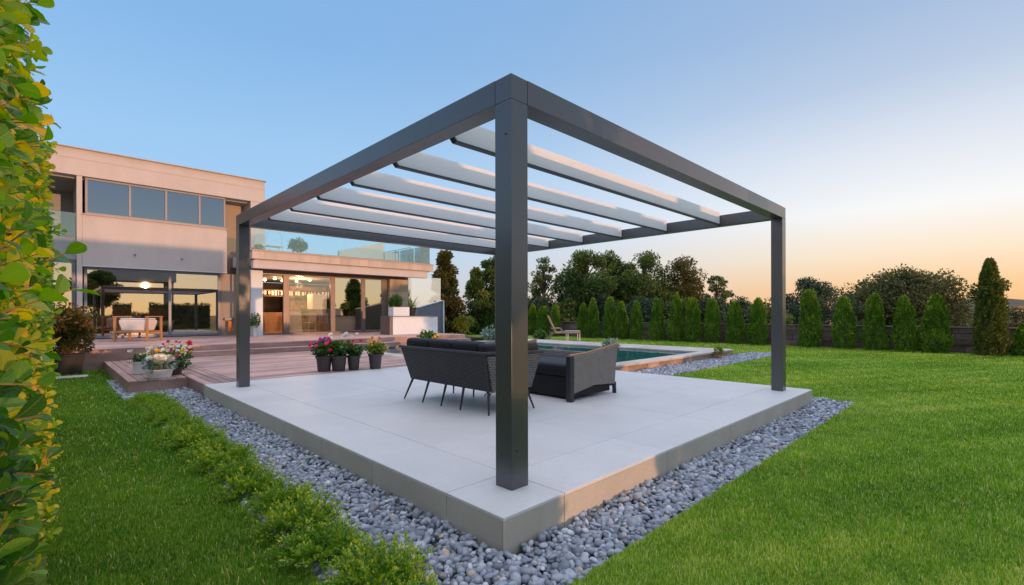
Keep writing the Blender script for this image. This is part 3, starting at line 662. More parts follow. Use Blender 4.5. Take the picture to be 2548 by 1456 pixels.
# lower wing
fx0, fx1, fy = 5.42, 13.45, 19.2
fc = MB(); p = fx0
while p < fx1-.02:
    q = min(p+.42, fx1); fc.box(p+.0015, q-.0015, fy, fy+.12, 3.40, 3.70, random.random()); p = q
fc.box(fx0, fx0+.12, fy+.121, 21.29, 3.40, 3.70)
P('fascia', fc, 'plankfascia', .002)
P('wing_roof', MB().box(fx0+.13, fx1-.13, fy+.13, 21.28, 3.36, 3.66).box(5.45, 13.4, 21.82, 30, 3.25, 3.66), 'stucco')
P('roof_edge', MB().box(fx0-.03, fx1+.03, fy-.03, fy+.16, 3.701, 3.735).box(fx0-.03, fx0+.16, fy+.161, 21.28, 3.701, 3.735), 'cap', .003)
P('lower_beam', MB().box(fx0+.05, fx1-.3, fy+.05, fy+.35, 3.06, 3.355), 'stucco', .003)
P('soffit', MB().box(fx0+.1, fx1-.2, fy+.351, 21.25, 3.20, 3.355), 'ceil')
P('lintel', MB().box(5.55, 12.6, 20.4, 20.58, 3.02, 3.195), 'bronze')
P('pillar', MB().box(5.60, 6.02, 20.0, 20.9, .5, 3.055), 'white', .004)
P('downpipe', MB().tube([(5.52, 19.95, .5), (5.52, 19.95, 3.05)], .04, 10), 'frame')
wp = MB()
z = .5
while z < 3.0: wp.box(11.78, 12.78, 20.41, 20.6, z+.002, min(z+.32, 3.02)-.002, random.random()); z += .32
P('wing_wall', wp, 'plankfascia')
P('glass_screen', MB().box(12.80, 14.75, 20.40, 20.42, .3, 3.19), 'glass_screen')
P('wing_side', MB().box(13.1, 13.3, 21.1, 30, 0, 3.245).box(12.79, 13.3, 20.9, 21.09, 0, 3.2), 'stucco')
dY = 20.62
X1 = [6.03, xat(707, dY), xat(719, dY), xat(824, dY), xat(833, dY), xat(900, dY), xat(908, dY), xat(950, dY), 11.76]
fr = MB().box(6.03, 11.76, dY, dY+.14, .5, .56).box(6.03, 11.76, dY, dY+.14, 2.95, 3.018)
door = P('sliding_door', fr, 'bronze', .003)
for a_, b_ in ((X1[1]-.03, X1[2]+.02), (X1[3]-.02, X1[4]+.02), (X1[5]-.02, X1[6]+.02), (X1[7], 11.76)):
    MB().box(a_, b_, dY-.01, dY+.12, .561, 2.949).build('door_post', M['bronze'], door, bevel=.003)
MB().box(X1[2]+.021, X1[3]-.021, dY+.05, dY+.062, .561, 2.949).build('pane', M['glass_wing'], door)
MB().box(X1[4]+.021, X1[5]-.021, dY+.02, dY+.032, .561, 2.949).build('pane', M['glass_mirror'], door)
MB().box(X1[6]+.021, X1[7]-.001, dY+.02, dY+.032, .561, 2.949).build('pane', M['glass_mirror'], door)
P('wing_floor', MB().box(5.9, 13.0, 20.8, 27, .47, .512), 'floor_in')
P('wing_ceiling', MB().box(5.6, 13.0, 20.78, 27, 3.02, 3.10), 'ceil')
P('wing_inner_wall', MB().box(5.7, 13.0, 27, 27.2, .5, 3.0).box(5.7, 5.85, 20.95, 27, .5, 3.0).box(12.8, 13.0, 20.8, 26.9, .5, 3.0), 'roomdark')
P('stone_wall', MB().box(xat(722, 25), xat(812, 25), 25, 25.2, .5, 2.75), 'goldstone')
P('kitchen_cabinet', MB().box(6.8, 8.3, 24.6, 25.2, .5, 1.42).box(8.35, 8.9, 24.3, 25.0, .5, 1.5), 'cabinet', .01)
# ceiling lamps and valance lights of the lit room
for (x, y) in ((684, 692), (659, 708), (703, 710), (738, 711), (771, 697)):
    Y = 22.6 if y < 700 else 23.8; X = xat(x, Y); zz = 2.94
    sp_ = MB().lathe([(.02, .08), (.05, .06), (.075, .02), (.055, -.01), (.02, -.03)], (X, Y, zz-.03), 10)
    P('ceiling_lamp', sp_, 'bulb')
for i in range(22):
    vb = MB()
    X = xat(652+i*8.2+random.uniform(-2, 2), 24.5); w_ = random.uniform(.03, .10); vb.box(X, X+w_, 24.5, 24.52, 2.28+random.uniform(-.03,.03), 2.42+random.uniform(0,.06)); P('lit_glass', vb, 'shade')
P('glassware_shelf', MB().box(xat(650,24.54), xat(830,24.54), 24.53, 24.7, 2.46, 2.52).box(xat(650,24.54), xat(830,24.54), 24.53, 24.7, 2.2, 2.24), 'cabinet')
# roof terrace balustrade
gl = MB(); 
gxs = [5.47, xat(748, 19.25), xat(858, 19.25), xat(958, 19.25), 13.3]
rail = P('glass_balustrade', MB().box(5.45, 13.32, 19.24, 19.29, 3.736, 3.765).box(13.27, 13.32, 19.291, 23.5, 3.736, 3.765), 'frame')
for i in range(4): MB().box(gxs[i]+.008, gxs[i+1]-.008, 19.258, 19.272, 3.766, 4.66).build('pane', M['glass_rail'], rail)
for i in range(3): MB().box(13.29, 13.304, 19.30+i*1.4, 20.68+i*1.4, 3.766, 4.66).build('pane', M['glass_rail'], rail)
rb = MB()
for yy in (19.9, 21.3, 22.7): rb.bar((12.6, yy, 3.7), (12.6, yy, 4.55), .03)
rb.bar((12.6, 19.9, 4.55), (12.6, 23.5, 4.55), .03, .03)
P('handrail', rb, 'frame')
ax_, bx_ = xat(845, 21.6), xat(955, 21.6)
P('sloped_parapet', MB().prism([(ax_, 3.6), (bx_, 3.6), (bx_, zat(603, dep(bx_, 21.6))), (ax_, zat(623, dep(ax_, 21.6)))], 21.6, 21.8, 'y').box(bx_+.01, bx_+.75, 21.5, 21.9, 3.6, zat(628, dep(bx_+.3, 21.6))), 'house_far')

# terrace planter block and stair balustrade at the right end
pl = empty('planter_block', (11, 17, .5), 'long white rendered planter box at the right end of the upper terrace', 'planter')
bx0, bx1 = xat(978, 17), xat(1089, 17)
MB().box(bx0, bx1, 17, 17.8, .5, 1.225).build('box', M['white'], pl, bevel=.006)
MB().box(bx0-.12, bx1+.02, 16.97, 17.83, 1.226, 1.255).build('rim', M['frame'], pl)
MB().box(bx0-.12, bx0-.005, 17.05, 17.8, .5, 1.225).build('end_panel', M['bronze'], pl)
wb = empty('planter_tub', (xat(1000, 17.3), 17.3, 1.255), 'small white square tub standing on the planter box by the house wall', 'planter')
tx0, tx1 = xat(979, 17.2), xat(1019, 17.2)
MB().box(tx0, tx1, 17.2, 17.6, 1.256, 1.62).build('tub', M['white'], wb, bevel=.006)
MB().box(tx0+.03, tx1-.03, 17.23, 17.57, 1.60, 1.625).build('soil', M['soil'], wb)
V, Fc, T = crown([((tx0+tx1)/2-.15, 17.4, 1.85)], [.26], 900, .09, 3); np_mesh('foliage', V, Fc, M['leaf_pot'], wb, T)
pm = empty('palm_plant', (xat(1030, 17.5), 17.5, 1.255), 'spiky green palm in a dark tub beside the small white square tub', 'plant')
pc = np.array([xat(1025, 17.5), 17.5, 1.62])
MB().lathe([(.13, 0), (.17, .33), (.18, .36), (.15, .36)], (pc[0], pc[1], 1.256), 14).build('tub', M['blackplastic'], pm)
fp = []
for i in range(30):
    a = rng.uniform(0, 6.28); el = rng.uniform(.25, 1.35); ln = rng.uniform(.45, .75)
    d0 = np.array([math.cos(a)*math.cos(el), math.sin(a)*math.cos(el), math.sin(el)]); prev = pc.copy(); pts = []
    for k in range(6):
        pts.append(prev.copy()); d0 = unit(d0+np.array([0,0,-.16])); prev = prev+d0*ln/6
    pts = np.array(pts); sd = unit(np.cross(d0, [0,0,1])); w_ = np.array([.012,.03,.035,.03,.02,.004])[:, None]
    Vv = np.concatenate([pts-sd*w_, pts+sd*w_]); Fv = np.array([[k, k+1, k+7, k+6] for k in range(5)])
    fp.append((Vv, Fv, np.full(12, rng.uniform(.3, 1))))
V, Fc, T = merge(fp); np_mesh('fronds', V, Fc, M['leaf_lime'], pm, T)
sb = empty('stair_balustrade', (12.2, 17.6, .5), 'dark glass stair balustrade with a rising white handrail behind the white planter box', 'balustrade')
q0, q1 = xat(1030, 17.9), xat(1098, 17.9)
MB().prism([(q0, .5), (q1, .5), (q1, zat(702+48, dep(q1, 17.9))), (q0+.35, 1.62), (q0, 1.56)], 17.9, 17.93, 'y').build('panel', M['frame'], sb)
MB().tube([(q0, 17.88, 1.60), (q0+.35, 17.88, 1.66), (q1, 17.88, zat(748, dep(q1, 17.9))), (q1+.12, 17.88, zat(748, dep(q1, 17.9))), (q1+.12, 17.88, .45)], .03, 8).build('handrail', M['white'], sb)
MB().box(q1-.02, q1+.10, 17.9, 17.96, .5, zat(750, dep(q1, 17.9))).build('post', M['frame'], sb)

# ------------------------------------------------------------ interior things
def dining_chair(x, Y, rz, lab, mat='whitepot'):
    t = empty('dining_chair', (x, Y, .512), lab, 'chair', 'dining chairs behind the sliding doors', rz)
    s = MB().hexa([(-.22,-.22,.43),(.22,-.22,.43),(.20,.22,.42),(-.20,.22,.42)], [(-.22,-.22,.46),(.22,-.22,.46),(.20,.22,.45),(-.20,.22,.45)]).build('seat', M[mat], t, world=False, bevel=.01)
    MB().hexa([(-.20,.20,.50),(.20,.20,.50),(.20,.22,.50),(-.20,.22,.50)], [(-.23,.28,.88),(.23,.28,.88),(.23,.30,.88),(-.23,.30,.88)]).build('backrest', M[mat], t, world=False, bevel=.006)
    for sx in (-1, 1):
        for sy in (-1, 1): MB().tube([(sx*.21, sy*.21, 0), (sx*.19, sy*.20, .43)], .012, 6).build('leg', M['slat'], t, world=False)
    for sx in (-1, 1): MB().tube([(sx*.19, .2, .43), (sx*.2, .215, .52)], .012, 6).build('back_strut', M['slat'], t, world=False)
dining_chair(xat(768, 21.9), 21.9, R(200), 'white dining chair behind the middle of the left glass panel')
dining_chair(xat(806, 22.0), 22.0, R(150), 'white dining chair beside the right end of the left glass panel')
dining_chair(xat(868, 22.2), 22.2, R(170), 'white dining chair seen dimly through the mirrored glass panel')
tb = empty('dining_table', (xat(800, 22.9), 22.9, .512), 'dark dining table behind the white chairs in the lit room', 'table')
MB().box(-1.3, 1.5, -.45, .45, .72, .76).build('tabletop', M['cabinet'], tb, world=False, bevel=.005)
for sx in (-1.2, 1.4):
    for sy in (-.38, .38): MB().box(sx-.03, sx+.03, sy-.03, sy+.03, 0, .719).build('leg', M['cabinet'], tb, world=False)
pd = empty('pendant_lamp', (xat(789, 22.7), 22.7, 1.45), 'large square beige lamp shade hanging over the dining table', 'lamp')
MB().box(-.33, .33, -.33, .33, .12, .82).build('lamp_shade', M['shade'], pd, world=False, bevel=.01)
MB().tube([(0, 0, .8), (0, 0, 1.56)], .008, 6).build('cord', M['blackplastic'], pd, world=False)
tp_ = empty('table_plant', (xat(757, 22.8), 22.8, 1.272), 'small bright green plant on the dining table under the lamp shade', 'plant')
MB().lathe([(.05, 0), (.07, .12), (.06, .12)], (0, 0, 0), 12).build('pot', M['whitepot'], tp_, world=False)
V, Fc, T = crown([(0, 0, .24)], [.15], 260, .08, 4); np_mesh('foliage', V, Fc, M['leaf_lime'], tp_, T, world=False)
tw = empty('tall_planter', (xat(731, 21.2), 21.2, .512), 'tall tapered white planter just inside the left glass panel', 'planter')
MB().hexa([(-.30,-.2,0),(.30,-.2,0),(.30,.2,0),(-.30,.2,0)], [(-.24,-.17,.95),(.24,-.17,.95),(.24,.17,.95),(-.24,.17,.95)]).build('body', M['white'], tw, world=False, bevel=.02)
MB().box(-.2, .2, -.13, .13, .951, .965).build('soil', M['soil'], tw, world=False)
ll = bpy.data.lights.new('room_lamp', 'POINT'); ll.energy = 240; ll.color = (1, .62, .32); ll.shadow_soft_size = .15
lo = bpy.data.objects.new('room_lamp', ll); COL.objects.link(lo); lo.location = (8.6, 23.2, 2.7)
def arm_chair(x, Y, rz, lab, grp='wooden armchairs behind the left windows', z=.5):
    t = empty('wooden_armchair', (x, Y, z), lab, 'armchair', grp, rz)
    MB().box(-.30, .30, -.30, .28, .33, .43).build('seat', M['greywall'], t, world=False, bevel=.03)
    MB().hexa([(-.28,.20,.42),(.28,.20,.42),(.28,.30,.42),(-.28,.30,.42)], [(-.28,.36,.85),(.28,.36,.85),(.28,.43,.85),(-.28,.43,.85)]).build('backrest', M['greywall'], t, world=False, bevel=.03)
    for s in (-1, 1):
        f = MB().tube([(s*.34, -.32, 0), (s*.34, -.30, .58), (s*.34, .05, .62), (s*.34, .42, .80)], .022, 6)
        f.tube([(s*.34, .40, 0), (s*.34, .30, .45), (s*.34, .42, .82)], .022, 6); f.build('arm_frame', M['teak'], t, world=False)
    MB().bar((-.34,-.28,.31), (.34,-.28,.31), .03, .05).bar((-.34,.3,.31), (.34,.3,.31), .03, .05).build('rail', M['teak'], t, world=False)
arm_chair(xat(248, 22.5), 22.5, R(60), 'wooden armchair behind the left end of the large ground floor window')
arm_chair(xat(462, 22.4), 22.4, R(-40), 'wooden armchair behind the narrow right ground floor pane')

# ------------------------------------------------------------ terrace furniture
bn = empty('tub_seat', (xat(344, 19.2), 19.2, .5), 'white tub seat in an orange teak frame before the large ground floor window', 'armchair', None, R(-44.4)); bn.scale = (.82, .82, .9)
MB().prism([(-.42,.36),(.42,.36),(.52,.60),(.55,.74),(-.55,.74),(-.52,.60)], -.30, .30, 'y').build('seat', M['bench_white'], bn, world=False, bevel=.05, seg=3)
MB().box(-.50, .50, -.26, .26, .745, .80).build('cushion', M['whitepot'], bn, world=False, bevel=.03)
for s in (-1, 1):
    f = MB()
    for y_ in (-.36, .36): f.box(s*.62-.035, s*.62+.035, y_-.035, y_+.035, 0, .84)
    f.box(s*.62-.045, s*.62+.045, -.42, .42, .841, .875); f.box(s*.62-.02, s*.62+.02, -.33, .33, .25, .31)
    f.build('arm_frame', M['teak'], bn, world=False, bevel=.008)
for y_ in (-.36, .36): MB().box(-.584, .584, y_-.02, y_+.02, .30, .36).build('rail', M['teak'], bn, world=False)
wl = empty('wall_lantern', (xat(570, 21.5), 21.5, 1.2), 'small lantern with an orange hanging piece on the tan wall left of the pergola post', 'lantern')
lx = xat(571, 21.4)
MB().box(lx-.16, lx+.18, 21.45, 21.60, 1.10, 1.20).build('bracket', M['frame'], wl, bevel=.01)
MB().lathe([(.03,0),(.07,.04),(.07,.42),(.03,.46)], (lx, 21.36, .62), 10).build('lamp_body', M['p_orange'], wl)
hp = empty('wall_planter', (5.75, 19.85, .5), 'slim white planter with a small green plant against the white pillar', 'plant')
MB().lathe([(.05, 0), (.07, .3), (.10, .42), (.08, .42)], (5.68, 19.8, .5), 10).build('pot', M['whitepot'], hp)
V, Fc, T = crown([(5.68, 19.8, 1.1)], [.17], 350, .08, 9, 1.5); np_mesh('foliage', V, Fc, M['leaf_pot'], hp, T)
# roof terrace chair and plants
rc = empty('roof_chair', (xat(683, 20.2), 20.2, 3.66), 'pale round backed chair on the roof terrace behind the left glass panel', 'chair')
MB().tube([(-.28, 0, .35), (-.30, 0, .80), (-.15, 0, 1.0), (.15, 0, 1.0), (.30, 0, .80), (.28, 0, .35)], .02, 6).build('back_frame', M['whitepot'], rc, world=False)
MB().box(-.27, .27, -.25, .25, .36, .42).build('seat', M['whitepot'], rc, world=False, bevel=.02)
for sx in (-1, 1):
    for sy in (-1, 1): MB().tube([(sx*.25, sy*.22, 0), (sx*.25, sy*.22, .36)], .015, 6).build('leg', M['whitepot'], rc, world=False)
def tubplant(name, loc, lab, mat, r, h, n, size, pot='terracotta', pr=.12, ph=.15, flat=.8, cat='plant', grp=None):
    t = empty(name, loc, lab, cat, grp)
    MB().lathe([(pr*.75, 0), (pr, ph), (pr*1.08, ph), (pr*1.08, ph+.02), (pr*.9, ph+.02), (pr*.85, ph-.01)], (0,0,0), 16).build('pot', M[pot], t, world=False)
    V, Fc, T = crown([(0,0,h), (r*.3, r*.2, h*.92), (-r*.3, -r*.1, h*.95)], [r*.8, r*.6, r*.6], n, size, int(h*100), flat, tmpl=LEAF6); np_mesh('foliage', V, Fc, M[mat], t, T, world=False)
    return t
tubplant('roof_plant', (xat(645, 20), 20, 3.66), 'orange tinted low plant on the roof terrace beside the house corner', 'leaf_copper', .22, .22, 260, .08)
tubplant('roof_plant', (xat(742, 20.3), 20.3, 3.66), 'taller green plant on the roof terrace at the first glass joint', 'leaf_pot', .40, .55, 500, .12)

# ------------------------------------------------------------ sofas
s1 = empty('corner_sofa', (3.5, 4.0, .2), 'dark rattan corner sofa seen from behind with black cushions and thin legs', 'sofa')
def panel(pb, pt, th, name, mat, parent, bev=.012):   # two bottom, two top corners -> slab with thickness vector
    lo = [pb[0], pb[1], tuple(np.add(pb[1], th)), tuple(np.add(pb[0], th))]; hi = [pt[0], pt[1], tuple(np.add(pt[1], th)), tuple(np.add(pt[0], th))]
    return MB().hexa(lo, hi).build(name, M[mat], parent, bevel=bev)
panel([(3.52,5.56,.47),(3.52,4.0,.47)], [(3.40,5.62,.90),(3.40,3.94,.90)], (.06,0,0), 'backrest', 'wicker_dark', s1)
panel([(3.60,3.985,.45),(4.24,3.985,.45)], [(3.47,3.93,.87),(4.36,3.93,.87)], (0,.06,0), 'side_panel', 'wicker_side', s1)
MB().tube([(3.40,5.64,.91),(3.40,3.93,.91),(4.37,3.92,.88)], .018, 8).build('top_rail', M['darkmetal'], s1)
def cushion(x0, x1, y0, y1, z0, z1, parent, name='cushion', mat='sofa_leather', b_=.05): return MB().box(x0, x1, y0, y1, z0, z1).build(name, M[mat], parent, bevel=b_, seg=4, smooth=True)
yy = [5.60, 5.08, 4.60, 4.14]
for a_, b_ in zip(yy[:-1], yy[1:]): cushion(3.46, 3.66, b_+.004, a_-.004, .68, 1.025, s1)
cushion(3.47, 3.98, 3.96, 4.134, .66, 1.01, s1); cushion(3.985, 4.36, 3.96, 4.134, .66, .99, s1)
MB().box(3.57, 4.24, 4.06, 5.54, .46, .56).build('seat_frame', M['wicker_dark'], s1, bevel=.01)
cushion(3.62, 4.28, 4.10, 5.52, .565, .70, s1, 'seat_cushion')
for (fx, fy_, tx, ty) in ((3.46,5.62,3.53,5.52),(3.47,5.20,3.54,5.16),(3.50,4.84,3.55,4.80),(3.52,4.48,3.56,4.46),(3.55,4.0,3.58,4.04),(4.22,3.93,4.17,4.03),(4.2,5.5,4.17,5.45),(4.2,5.05,4.17,5.0),(4.2,4.5,4.17,4.5)):
    MB().tube([(fx, fy_, .2), (tx, ty, .47)], [.010, .016], 8).build('leg', M['darkmetal'], s1)
s2 = empty('rattan_loveseat', (5.3, 4.4, .2), 'brown grey rattan loveseat with black seat cushion, right of the front post', 'sofa')
for (y_, nm) in ((3.85, 'arm_panel'), (5.45, 'arm_panel')):
    MB().prism([(4.90,.30),(5.35,.37),(5.84,.34),(5.87,.60),(5.93,.895),(5.6,.85),(5.2,.805),(4.90,.79)], y_, y_+.055, 'y').build(nm, M['wicker_brown'], s2, bevel=.008)
    MB().tube([(4.84, y_+.03, .80), (5.2, y_+.03, .815), (5.6, y_+.03, .86), (5.95, y_+.03, .91)], .015, 8).build('arm_rail', M['teak'], s2)
    MB().box(4.81, 4.89, y_-.01, y_+.065, .2, .79).build('post', M['darkmetal'], s2, bevel=.006)
    MB().tube([(5.87, y_+.03, .2), (5.86, y_+.03, .36)], .03, 8).build('leg', M['darkmetal'], s2)
MB().hexa([(5.82,3.91,.3),(5.88,3.91,.3),(5.88,5.44,.3),(5.82,5.44,.3)], [(5.85,3.91,.76),(5.91,3.91,.76),(5.91,5.44,.76),(5.85,5.44,.76)]).build('backrest', M['wicker_brown'], s2, bevel=.008)
MB().box(4.93, 4.98, 3.91, 5.44, .235, .50).box(4.93, 5.8, 3.91, 3.93, .24, .5).build('skirt', M['sofa_leather'], s2, bevel=.008)
cushion(4.90, 5.80, 3.915, 5.435, .505, .675, s2, 'seat_cushion')
t3 = empty('low_table', (4.42, 4.85, .2), 'small black table with crossed wire legs between the two sofas', 'table')
MB().lathe([(.20, .34), (.21, .35), (.21, .37), (.20, .38)], (4.42, 4.85, .2), 24).build('tabletop', M['darkmetal'], t3)
for k in range(4):
    a = k*math.pi/2+.3; MB().tube([(4.42+.17*math.cos(a), 4.85+.17*math.sin(a), .2), (4.42-.12*math.cos(a), 4.85-.12*math.sin(a), .54)], .008, 6).build('leg', M['blackplastic'], t3)

# ------------------------------------------------------------ flowers
def blossoms(cs, size, mat, parent, petals=7, world=False, rows=2):
    parts = []
    for c in cs:
        up = unit(np.array([-.35, -.35, .8])+rng.normal(0, .35, 3)); a0 = rng.uniform(0, 6.28)
        t1 = unit(np.cross(up, [1, .2, 0])); t2 = np.cross(up, t1); n = petals*rows
        a = a0+np.arange(n)*2*math.pi/petals+(np.arange(n)//petals)*.4
        lift = np.where(np.arange(n)//petals == 0, .25, 1.1)[:, None]
        D = t1*np.cos(a)[:, None]+t2*np.sin(a)[:, None]+up*lift
        parts.append(leaves(np.repeat([c], n, 0), D, np.repeat([up], n, 0), np.full(n, size*.6), rng.uniform(0, 1, n), LEAF6))
    V, Fc, T = merge(parts); return np_mesh('blossoms', V, Fc, M[mat], parent, T, world=world)
def flower_pot(loc, lab, pr, ph, fh, fr, fl, potmat='bluepot', nleaf=420, ls=.09, leaf='leaf_pot', grp='flower pots in a row on the deck', cat='potted plant', name='flower_pot'):
    t = empty(name, loc, lab, cat, grp)
    rib = MB().lathe([(pr*.74, 0), (pr*.78, .01), (pr*.95, ph*.86), (pr*1.06, ph*.87), (pr*1.08, ph), (pr*.96, ph), (pr*.94, ph-.03)], (0,0,0), 24)
    rib.build('pot', M[potmat], t, world=False)
    cs = [(0, 0, ph+fh*.35)]+[(fr*.55*math.cos(a), fr*.55*math.sin(a), ph+fh*(.30+.25*random.random())) for a in (0.3, 1.6, 2.9, 4.1, 5.3)]
    V, Fc, T = crown(cs, [fr*.62]+[fr*.45]*5, nleaf, ls, int(fh*97), .85, .8, LEAF6, .4); np_mesh('foliage', V, Fc, M[leaf], t, T, world=False)
    for mat, pts, sz in fl:
        o = blossoms([np.array(p) for p in pts], sz, mat, t)
    return t
def ring(n, r, z, dz=.05, front=False):
    o = []
    for i in range(n):
        a = R(225)+random.uniform(-1.5, 1.5) if front else random.uniform(0, 6.28)
        q = r*math.sqrt(random.uniform(.3, 1)); o.append((q*math.cos(a), q*math.sin(a), z+random.uniform(-dz, dz)))
    return o
flower_pot((3.98, 9.46, .202), 'dark pot with pink and magenta blooms, leftmost of the four pots on the deck', .155, .30, .36, .25,
           [('p_pink', ring(7, .27, .50, .12, True), .075), ('p_magenta', ring(5, .12, .64, .05), .09)])
flower_pot((4.22, 9.32, .202), 'dark pot with tall cream blooms, second from left of the four deck pots', .155, .30, .38, .22, [('p_white', ring(7, .2, .68, .06), .085)])
flower_pot((4.52, 9.28, .202), 'dark pot with red blooms, third from left of the four deck pots', .13, .29, .30, .17, [('p_red', ring(5, .18, .52, .12, True), .075), ('p_white', ring(2, .1, .70, .03), .07)], nleaf=260)
flower_pot((4.92, 9.12, .202), 'dark pot with yellow and orange foliage, rightmost of the four deck pots', .14, .31, .28, .19, [('p_yellow', ring(9, .17, .52, .08), .065), ('p_orange', ring(5, .13, .60, .05), .06)], nleaf=300, leaf='leaf_lime')
g2 = 'flower pots on the left deck corner'
flower_pot((1.46, 10.62, .202), 'low white bowl of white leaves and flowers at the left deck corner', .22, .16, .16, .24, [('p_white', ring(14, .22, .34, .05), .11)], 'whitepot', 300, .09, 'leaf_silver', g2)
flower_pot((1.72, 11.0, .202), 'bushy pot of yellow and pink blooms behind the low white bowl', .17, .14, .28, .30, [('p_yellow', ring(12, .32, .40, .10), .075), ('p_pink', ring(8, .40, .38, .14), .075), ('p_white', ring(10, .3, .44, .08), .075)], 'bluepot', 480, .07, 'leaf_pot', g2)
flower_pot((1.28, 11.55, .202), 'white jar with pale pink blooms standing left of the bushy pot', .12, .24, .14, .16, [('p_white', ring(8, .16, .40, .05), .06)], 'whitepot', 160, .06, 'leaf_pot', g2)
flower_pot((1.72, 11.9, .202), 'wide pot of cream and yellow flowers behind the white jar', .24, .12, .28, .34, [('p_white', ring(24, .38, .38, .12), .08), ('p_yellow', ring(14, .36, .40, .12), .07)], 'whitepot', 480, .08, 'leaf_pot', g2)
flower_pot((2.02, 12.5, .202), 'pot with one large red bloom farthest back on the deck corner', .17, .20, .30, .30, [('p_red', [(.2, -.05, .48), (.25, .0, .46), (.22, -.1, .52)], .11), ('p_pink', ring(8, .25, .52, .05), .06), ('p_white', ring(6, .25, .46, .05), .06)], 'bluepot', 480, .07, 'leaf_pot', g2)
sq = empty('square_planter', (.33, 14.7, 0), 'black square planter with a copper tinged bush beside the hedge', 'planter')
MB().hexa([(-.23,-.23,0),(.23,-.23,0),(.23,.23,0),(-.23,.23,0)], [(-.29,-.29,.42),(.29,-.29,.42),(.29,.29,.42),(-.29,.29,.42)]).build('pot', M['blackplastic'], sq, world=False, bevel=.01)
MB().box(-.31, .31, -.31, .31, .421, .45).build('rim', M['blackplastic'], sq, world=False, bevel=.006)
cs = [(random.uniform(-.35,.35), random.uniform(-.35,.35), random.uniform(.65, 1.45)) for _ in range(26)]
V, Fc, T = crown(cs, [random.uniform(.14, .24) for _ in cs], 4200, .075, 11, tmpl=LEAF6, base=.55); np_mesh('foliage', V, Fc, M['leaf_copper'], sq, T, world=False)
br = MB()
for c in cs[::2]: br.tube([(c[0]*.1, c[1]*.1, .42), (c[0]*.6, c[1]*.6, c[2]*.6+.1), c], [.014, .01, .005], 5)
br.build('stems', M['bark'], sq, world=False)
# small plants round the pool and terrace edge
def PT(x, y, z): a, b_ = gp(x, y, z); return (a, b_, z)
p_ = at(1521, 13.6); tubplant('pool_plant', (p_[0], p_[1], .2), 'grey green bushy plant in a low dark pot on the far pool edge', 'leaf_silver', .27, .24, 420, .09, 'blackplastic', .2, .1)
p_ = at(1345, 22); tubplant('lawn_plant', (p_[0], p_[1], .0), 'small green plant in the grass left of the sun lounger', 'leaf_pot', .38, .32, 420, .12, 'terracotta', .15, .1)
p_ = at(1222, 20.5); tubplant('silver_bush', (p_[0], p_[1], .0), 'silvery bush left of the front post beyond the pool', 'leaf_silver', .45, .45, 500, .12, 'terracotta', .15, .1)
p_ = at(1065, 15.6); tubplant('terrace_plant', (p_[0], p_[1], .2), 'low green plant with white petals behind the corner sofa', 'leaf_pot', .32, .35, 420, .12, 'terracotta', .14, .12)
t_ = flower_pot((at(1088, 15.4)[0], at(1088, 15.4)[1], .2), 'small pot of yellow blooms behind the corner sofa', .12, .16, .2, .16, [('p_yellow', ring(9, .16, .40, .05), .08)], 'whitepot', 120, .07, 'leaf_pot', None, 'potted plant', 'yellow_flowers')
p_ = at(1152, 27.5); t_ = empty('garden_shrub', (p_[0], p_[1], 0), 'rounded yellow green shrub before the dark trees left of the front post', 'shrub')
cs = [(random.uniform(-.35,.35), random.uniform(-.35,.35), random.uniform(.25, 1.05)) for _ in range(12)]
V, Fc, T = crown(cs, [.28]*12, 2600, .10, 14, base=.5); np_mesh('foliage', V, Fc, M['leaf_lime'], t_, T, world=False)
MB().tube([(0,0,0),(0,0,.7)], [.04,.01], 6).build('stem', M['bark'], t_, world=False)
# lantern by the pool corner
lp = gp(1790, 893, .02); ln = empty('pool_lantern', (lp[0], 5.72, .04), 'small dark lantern with a green plant by the pool corner', 'lantern')
MB().lathe([(.07,0),(.09,.02),(.08,.1),(.085,.12)], (0,0,0), 12).build('base', M['terracotta'], ln, world=False)
V, Fc, T = crown([(0,0,.2)], [.12], 240, .06, 15); np_mesh('foliage', V, Fc, M['leaf_lime'], ln, T, world=False)
# sun lounger
lx_, ly_ = at(1400, 22.6); lg = empty('sun_lounger', (lx_, ly_, 0), 'brown framed sun lounger with raised pink sling back beyond the pool', 'sun lounger', None, R(-44.4)); lg.scale = (1.15, 1.15, 1.05)
MB().hexa([(-.32,-.3,.40),(.68,-.3,.42),(.68,.3,.42),(-.32,.3,.40)], [(-.32,-.3,.45),(.68,-.3,.47),(.68,.3,.47),(-.32,.3,.45)]).build('seat', M['sling'], lg, world=False, bevel=.01)
MB().hexa([(-.34,-.3,.42),(-.27,-.3,.44),(-.27,.3,.44),(-.34,.3,.42)], [(-.64,-.3,1.16),(-.59,-.3,1.18),(-.59,.3,1.18),(-.64,.3,1.16)]).build('backrest', M['sling'], lg, world=False, bevel=.01)
for s in (-1, 1):
    MB().tube([(-.62, s*.33, .02), (-.45, s*.33, .40), (-.50, s*.33, .60), (-.1, s*.33, .62), (0, s*.33, .44)], .028, 6).build('armrest', M['bronze'], lg, world=False)
    MB().tube([(-.55, s*.33, .40), (.70, s*.33, .40)], .025, 6).build('side_rail', M['bronze'], lg, world=False)
    MB().tube([(.66, s*.31, 0), (.66, s*.31, .40)], .02, 6).build('leg', M['slat'], lg, world=False)
    MB().tube([(.18, s*.31, 0), (.18, s*.31, .40)], .02, 6).build('leg', M['slat'], lg, world=False)
MB().box(.1, .70, -.31, .31, .475, .50).build('foot_pad', M['greywall'], lg, world=False, bevel=.008)

